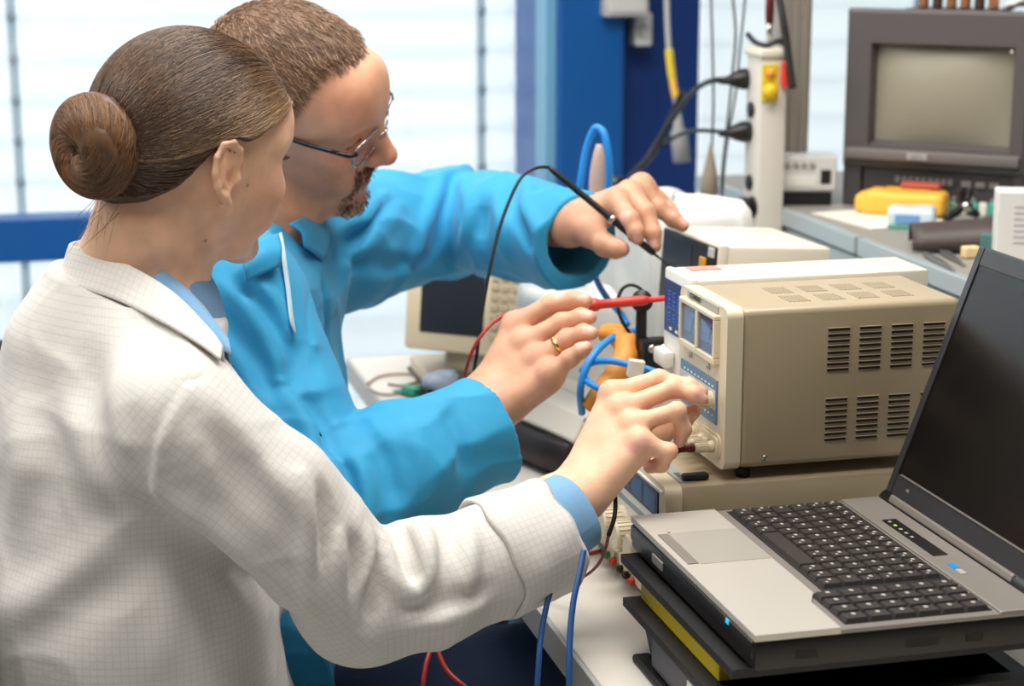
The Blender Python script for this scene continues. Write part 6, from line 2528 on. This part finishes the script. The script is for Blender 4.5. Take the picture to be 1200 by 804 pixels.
for k in range(6):
    m.lathe([(.0045, 0), (.004, .006), (.0005, .006)], 14, M=frame_to((.09 + k * .030, .014, .020), (0, -1, 0)))
m.build('control_buttons', mat('grey_control_button', rgb(128, 122, 118), .5), t)
d = MB().box((.108, -.0135, .0805), (.140, -.0118, .0900), .0005).build('badge', mat('silver_badge', rgb(186, 184, 182), .35, .4), t)
text_mesh('SONY', .0068, mat('badge_print', rgb(96, 94, 94), .5), 'lettering', d, TR((.124, -.0139, .0852), (math.pi / 2, 0, 0)))
MB().lathe([(.0005, .003), (.003, .0028), (.0034, 0)], 12, M=frame_to((W_ - .028, -.0005, H_ - .06), (0, -1, 0))).build('pilot_light', chrome, t)
# coils on a dark board on top of the monitor
Mtv = np.array(Matrix.Translation(Vector(t.location)) @ Euler(TVM).to_matrix().to_4x4())


def tvp(x, y, z):
    return (Mtv @ np.array([x, y, z, 1]))[:3]


t2 = thing('coil_board', 'dark board with a row of copper coils on top of the monitor', 'circuit board', tvp(.10, .06, H_ - .0055), TVM)
MB().box((-.02, -.02, 0), (.128, .05, .006), .001).build('board', black, t2)
cop = mat('copper_winding', rgb(176, 122, 88), .4, .5)
for k in range(6):
    m = MB().lathe([(.006, 0), (.0085, .002)] + [(.0078 + .0007 * (q % 2), .004 + q * .0016) for q in range(16)] + [(.0085, .031), (.0005, .032)], 16, M=TR((.002 + k * .022, .004, .006)))
    m.build('coil', cop if k % 3 != 1 else mat('dark_coil', rgb(70, 52, 44), .5), t2)
t2 = thing('cloth', 'white folded cloth on the right top of the monitor', 'cloth', tvp(.285, .06, H_ - .0055), TVM)
rows = []
for j in range(9):
    rows.append([((i / 12 - .5) * .09, (j / 8 - .5) * .09, .008 + .014 * math.sin(math.pi * i / 12) * (1 + .3 * math.sin(j * 1.3 + i * .7)) + .003 * math.sin(i * 2 + j)) for i in range(13)])
V, Q = lofted(rows, thick=-.006)
mesh_of('fabric', V, Q, mat('white_cloth', rgb(226, 228, 228), .8), None).parent = t2

# grey distribution unit with a black socket
c = on_z(918, 236, 1.0)
t = thing('distribution_unit', 'flat pale grey unit with a black socket, left of the monitor', 'electrical unit', (1.216, 2.822, 1.0), (0, 0, math.radians(-14)))
MB().box((-.043, 0, .022), (.046, .05, .080), .004).build('case', mat('pale_grey_case', rgb(206, 206, 204), .5), t, sharp=30)
MB().box((-.041, -.002, .026), (.044, .002, .077), .001).build('front_plate', mat('pale_grey_plate', rgb(214, 214, 212), .5), t)
MB().box((.020, -.004, .036), (.036, 0, .058), .001).build('socket', black, t)
m = MB()
for i in range(4):
    m.lathe([(.0005, .004), (.0045, .004), (.005, 0)], 12, M=frame_to((-.033 + i * .013, -.0015, .066), (0, -1, 0)))
m.build('terminal', mat('grey_terminal', rgb(160, 160, 156), .5), t)
MB().box((-.035, -.0035, .032), (.012, -.001, .048), .0006).build('label', white_p, t)
MB().box((-.04, .004, .0005), (.04, .048, .022), .003).build('base', rubber, t)

# yellow multimeter pouch
t = thing('handheld_meter', 'yellow handheld meter lying before the dark monitor', 'meter', on_z(1062, 252, 1.0), (0, 0, math.radians(-36)))
V, Q = grow(U(s_box((0, 0, .020), (.062, .030, .019), .012), (s_box((-.06, 0, .018), (.018, .024, .015), .010), .01)), (-.1, -.06, -.01), (.1, .06, .06), .003, levels=3)
mesh_of('body', V, Q, amber, None).parent = t
MB().box((-.035, -.022, .0385), (.035, .022, .0405), .001).build('face', mat('orange_yellow_face', rgb(236, 176, 60), .5), t)
MB().box((-.012, .0, .040), (.05, .026, .050), .004).build('red_strap', mat('brick_red', rgb(176, 74, 56), .5), t)
# white sheet and blue-white pack
c = on_z(1015, 258, 1.0)
t = thing('paper_sheet', 'white paper sheet lying at the edge of the side bench', 'paper', c, (0, 0, math.radians(8)))
MB().box((-.045, -.085, .0006), (.10, .085, .0022)).build('sheet', mat('white_paper', rgb(232, 226, 216), .7), t)
t = thing('packet', 'pale blue and white packet in front of the yellow meter', 'packet', on_z(1068, 266, 1.0), (0, 0, math.radians(-28)))
V, Q = grow(lambda p: s_box((0, 0, .016), (.035, .026, .0155), .008)(p) - .0025 * wobble(p, 60, 3), (-.06, -.05, -.01), (.06, .05, .06), .003, levels=3)
mesh_of('wrap', V, Q, mat('pale_blue_white_wrap', rgb(206, 224, 232), .35, var=.12, vscale=30), None).parent = t
MB().box((-.024, -.0285, .008), (.012, -.0255, .022), .001).build('label', mat('blue_label', rgb(120, 164, 214), .5), t)
MB().box((-.034, -.029, .0005), (.034, -.020, .006), .001).build('green_edge', mat('green_band', rgb(96, 164, 140), .5), t)
# dark holster
t = thing('tool_holster', 'dark brown tool holster lying right of the blue packet', 'holster', on_z(1118, 292, 1.0), (0, 0, math.radians(-22)))
rows = []
for u in np.linspace(0, 1, 9):
    x = -.06 + .14 * u
    rows.append([(x, -.040, .004), (x, -.040, .014 + .008 * u), (x, -.030, .026 + .012 * u), (x, .0, .032 + .014 * u), (x, .030, .028 + .012 * u), (x, .042, .014), (x, .042, .004)])
V, Q = lofted(rows, thick=.003)
mesh_of('leather', V, Q, mat('dark_brown_leather', rgb(74, 62, 60), .5, bump=.3, bscale=200), None).parent = t
MB().box((-.03, -.036, .003), (.075, .03, .020), .006).build('tool', mat('blue_black_tool', rgb(40, 42, 52), .45), t, sharp=30)
MB().box((.03, -.046, .006), (.062, -.038, .030), .003).build('patch', mat('teal_patch', rgb(70, 120, 118), .6), t)
# black clip and a teal terminal strip behind the holster
t = thing('clamp', 'small black spring clamp behind the brown holster', 'clamp', on_z(1128, 262, 1.0), (0, 0, .3))
m = MB().tube([(-.035, 0, .010), (-.012, 0, .020), (.006, 0, .036), (.012, 0, .052)], [.006, .007, .006, .005], 10, res=5)
m.tube([(.035, .006, .010), (.014, .004, .020), (.0, .002, .036), (-.008, 0, .054)], [.006, .007, .006, .005], 10, res=5)
m.build('jaw', black, t)
MB().lathe([(.008, -.012), (.008, .012)], 16, M=frame_to((.001, 0, .026), (0, 1, 0))).build('spring', chrome, t)
t = thing('terminal_strip', 'teal and white terminal strip lying behind the holster', 'terminal strip', on_z(1128, 256, 1.0) + np.array([.02, .03, 0]), (0, 0, math.radians(-30)))
m, m2 = MB(), MB()
for k in range(7):
    (m if k % 2 else m2).box((-.05 + k * .014, -.010, .001), (-.0375 + k * .014, .010, .020), .002)
m.build('white_blocks', white_p, t)
m2.build('teal_blocks', mat('teal_plastic', rgb(80, 170, 150), .5), t)
t = thing('cable_bundle', 'coil of dark cable heaped behind the terminal strip', 'cable', on_z(1165, 252, 1.0) + np.array([.06, -.01, 0]))
g = MB()
for k in range(4):
    g.tube([(.035 * math.cos(a + k) * (1 + .1 * k), .026 * math.sin(a + k), .008 + .010 * k + .004 * math.sin(3 * a + k)) for a in np.linspace(0, 2 * math.pi, 26)], .0052, 8)
g.build('coil', cab_black, t)
# tangled grey tools at the bench edge by the lid
for i, (p0, p1, lab) in enumerate((((1082, 296), (1118, 316), 'grey metal tweezers at the side bench edge, left one'), ((1098, 290), (1130, 310), 'grey metal tweezers at the side bench edge, right one'))):
    a, b2 = on_z(*p0, 1.004), on_z(*p1, 1.004)
    t = thing('tweezers', lab, 'tweezers', a)
    g = MB()
    for s_ in (-1, 1):
        n_ = unit(np.cross(b2 - a, (0, 0, 1))) * .004 * s_
        g.tube([(0, 0, 0), (b2 - a) * .4 + n_, (b2 - a) + n_ * .2], [.0026, .0030, .0010], 8, res=5)
    g.build('arm', mat('grey_steel', rgb(130, 128, 126), .35, .7), t)
m = MB().box((-.012, -.008, 0), (.012, .008, .016), .003)
o = m.build('connector', mat('cream_yellow_connector', rgb(236, 212, 160), .5))
o.location = on_z(1137, 302, 1.0005) + np.array([.0, .0, 0])
tag(o, 'small cream connector at the bench edge beside the laptop lid', 'connector')

# white printed sheet standing behind the laptop lid
t = thing('document_box', 'white printed document box standing behind the laptop lid', 'box', on_z(1166, 306, 1.0005), (0, 0, math.radians(-22)))
MB().box((0, 0, .0005), (.16, .05, .094), .002).build('card', mat('white_card', rgb(230, 228, 224), .6), t)
m = MB()
for k in range(7):
    m.box((.022, -.0004, .072 - k * .008), (.06 + .05 * ((k * 7) % 5) / 5, .0004, .0745 - k * .008))
m.build('print', mat('grey_print', rgb(176, 176, 178), .6), t)
c = on_z(1185, 800, .7605)
t = thing('paper_sheet', 'crumpled white paper corner beside the black bins', 'paper', c, (0, 0, .4))
rows = []
for j in range(9):
    rows.append([((i / 10 - .20) * .18, (j / 8 - .65) * .16, .002 + .006 * abs(math.sin(i * .9 + j * .5)) + .012 * (i / 10) ** 2) for i in range(11)])
V, Q = lofted(rows, thick=.0012)
mesh_of('sheet', V, Q, mat('white_paper_sheet', rgb(226, 222, 216), .7), None).parent = t

# ------------------------------------------------------------------ chairs under the two people
blk_f = mat('black_chair_fabric', rgb(34, 35, 40), .85, bump=.3, bscale=500)


def chair(label, x, y, rot, seat_z, back_dx):
    t = thing('office_chair', label, 'chair', (x, y, 0), (0, 0, rot))
    V, Q = grow(s_box((0, 0, seat_z - .04), (.21, .20, .035), .03), (-.3, -.3, seat_z - .12), (.3, .3, seat_z + .05), .01, levels=3)
    mesh_of('seat', V, Q, blk_f, None).parent = t
    rows = []
    for u in np.linspace(-1, 1, 15):
        rows.append([(back_dx - .05 * (1 - u * u) , .2 * u, z) for z in np.linspace(seat_z + .10, seat_z + .49, 9)])
    V, Q = lofted(rows, thick=.05)
    o = mesh_of('backrest', V, Q, blk_f, None)
    o.parent = t
    MB().tube([(back_dx + .02, 0, seat_z + .2), (back_dx - .03, 0, seat_z + .02), (-.1, 0, seat_z - .08), (0, 0, seat_z - .08)], .018, 10, res=5).build('back_bar', black, t)
    MB().lathe([(.028, .08), (.028, seat_z - .2), (.018, seat_z - .2), (.018, seat_z - .075)], 16).build('column', alu, t)
    for k in range(5):
        a = 2 * math.pi * k / 5 + .3
        m = MB().tube([(0, 0, .09), (.12 * math.cos(a), .12 * math.sin(a), .08), (.20 * math.cos(a), .20 * math.sin(a), .06)], [.024, .02, .015], 10, res=4)
        d = m.build('leg', black, t)
        MB().lathe([(.024, -.012), (.028, -.006), (.028, .006), (.024, .012)], 16, M=frame_to((.20 * math.cos(a), .20 * math.sin(a), .0285), (-math.sin(a), math.cos(a), 0))).build('caster', rubber, d)
    return t


chair('black office chair she sits on, its backrest at the left picture edge', .06, 1.77, .1, .42, -.185)
chair('black office chair under the man in blue', .16, 2.25, .0, .445, -.23)
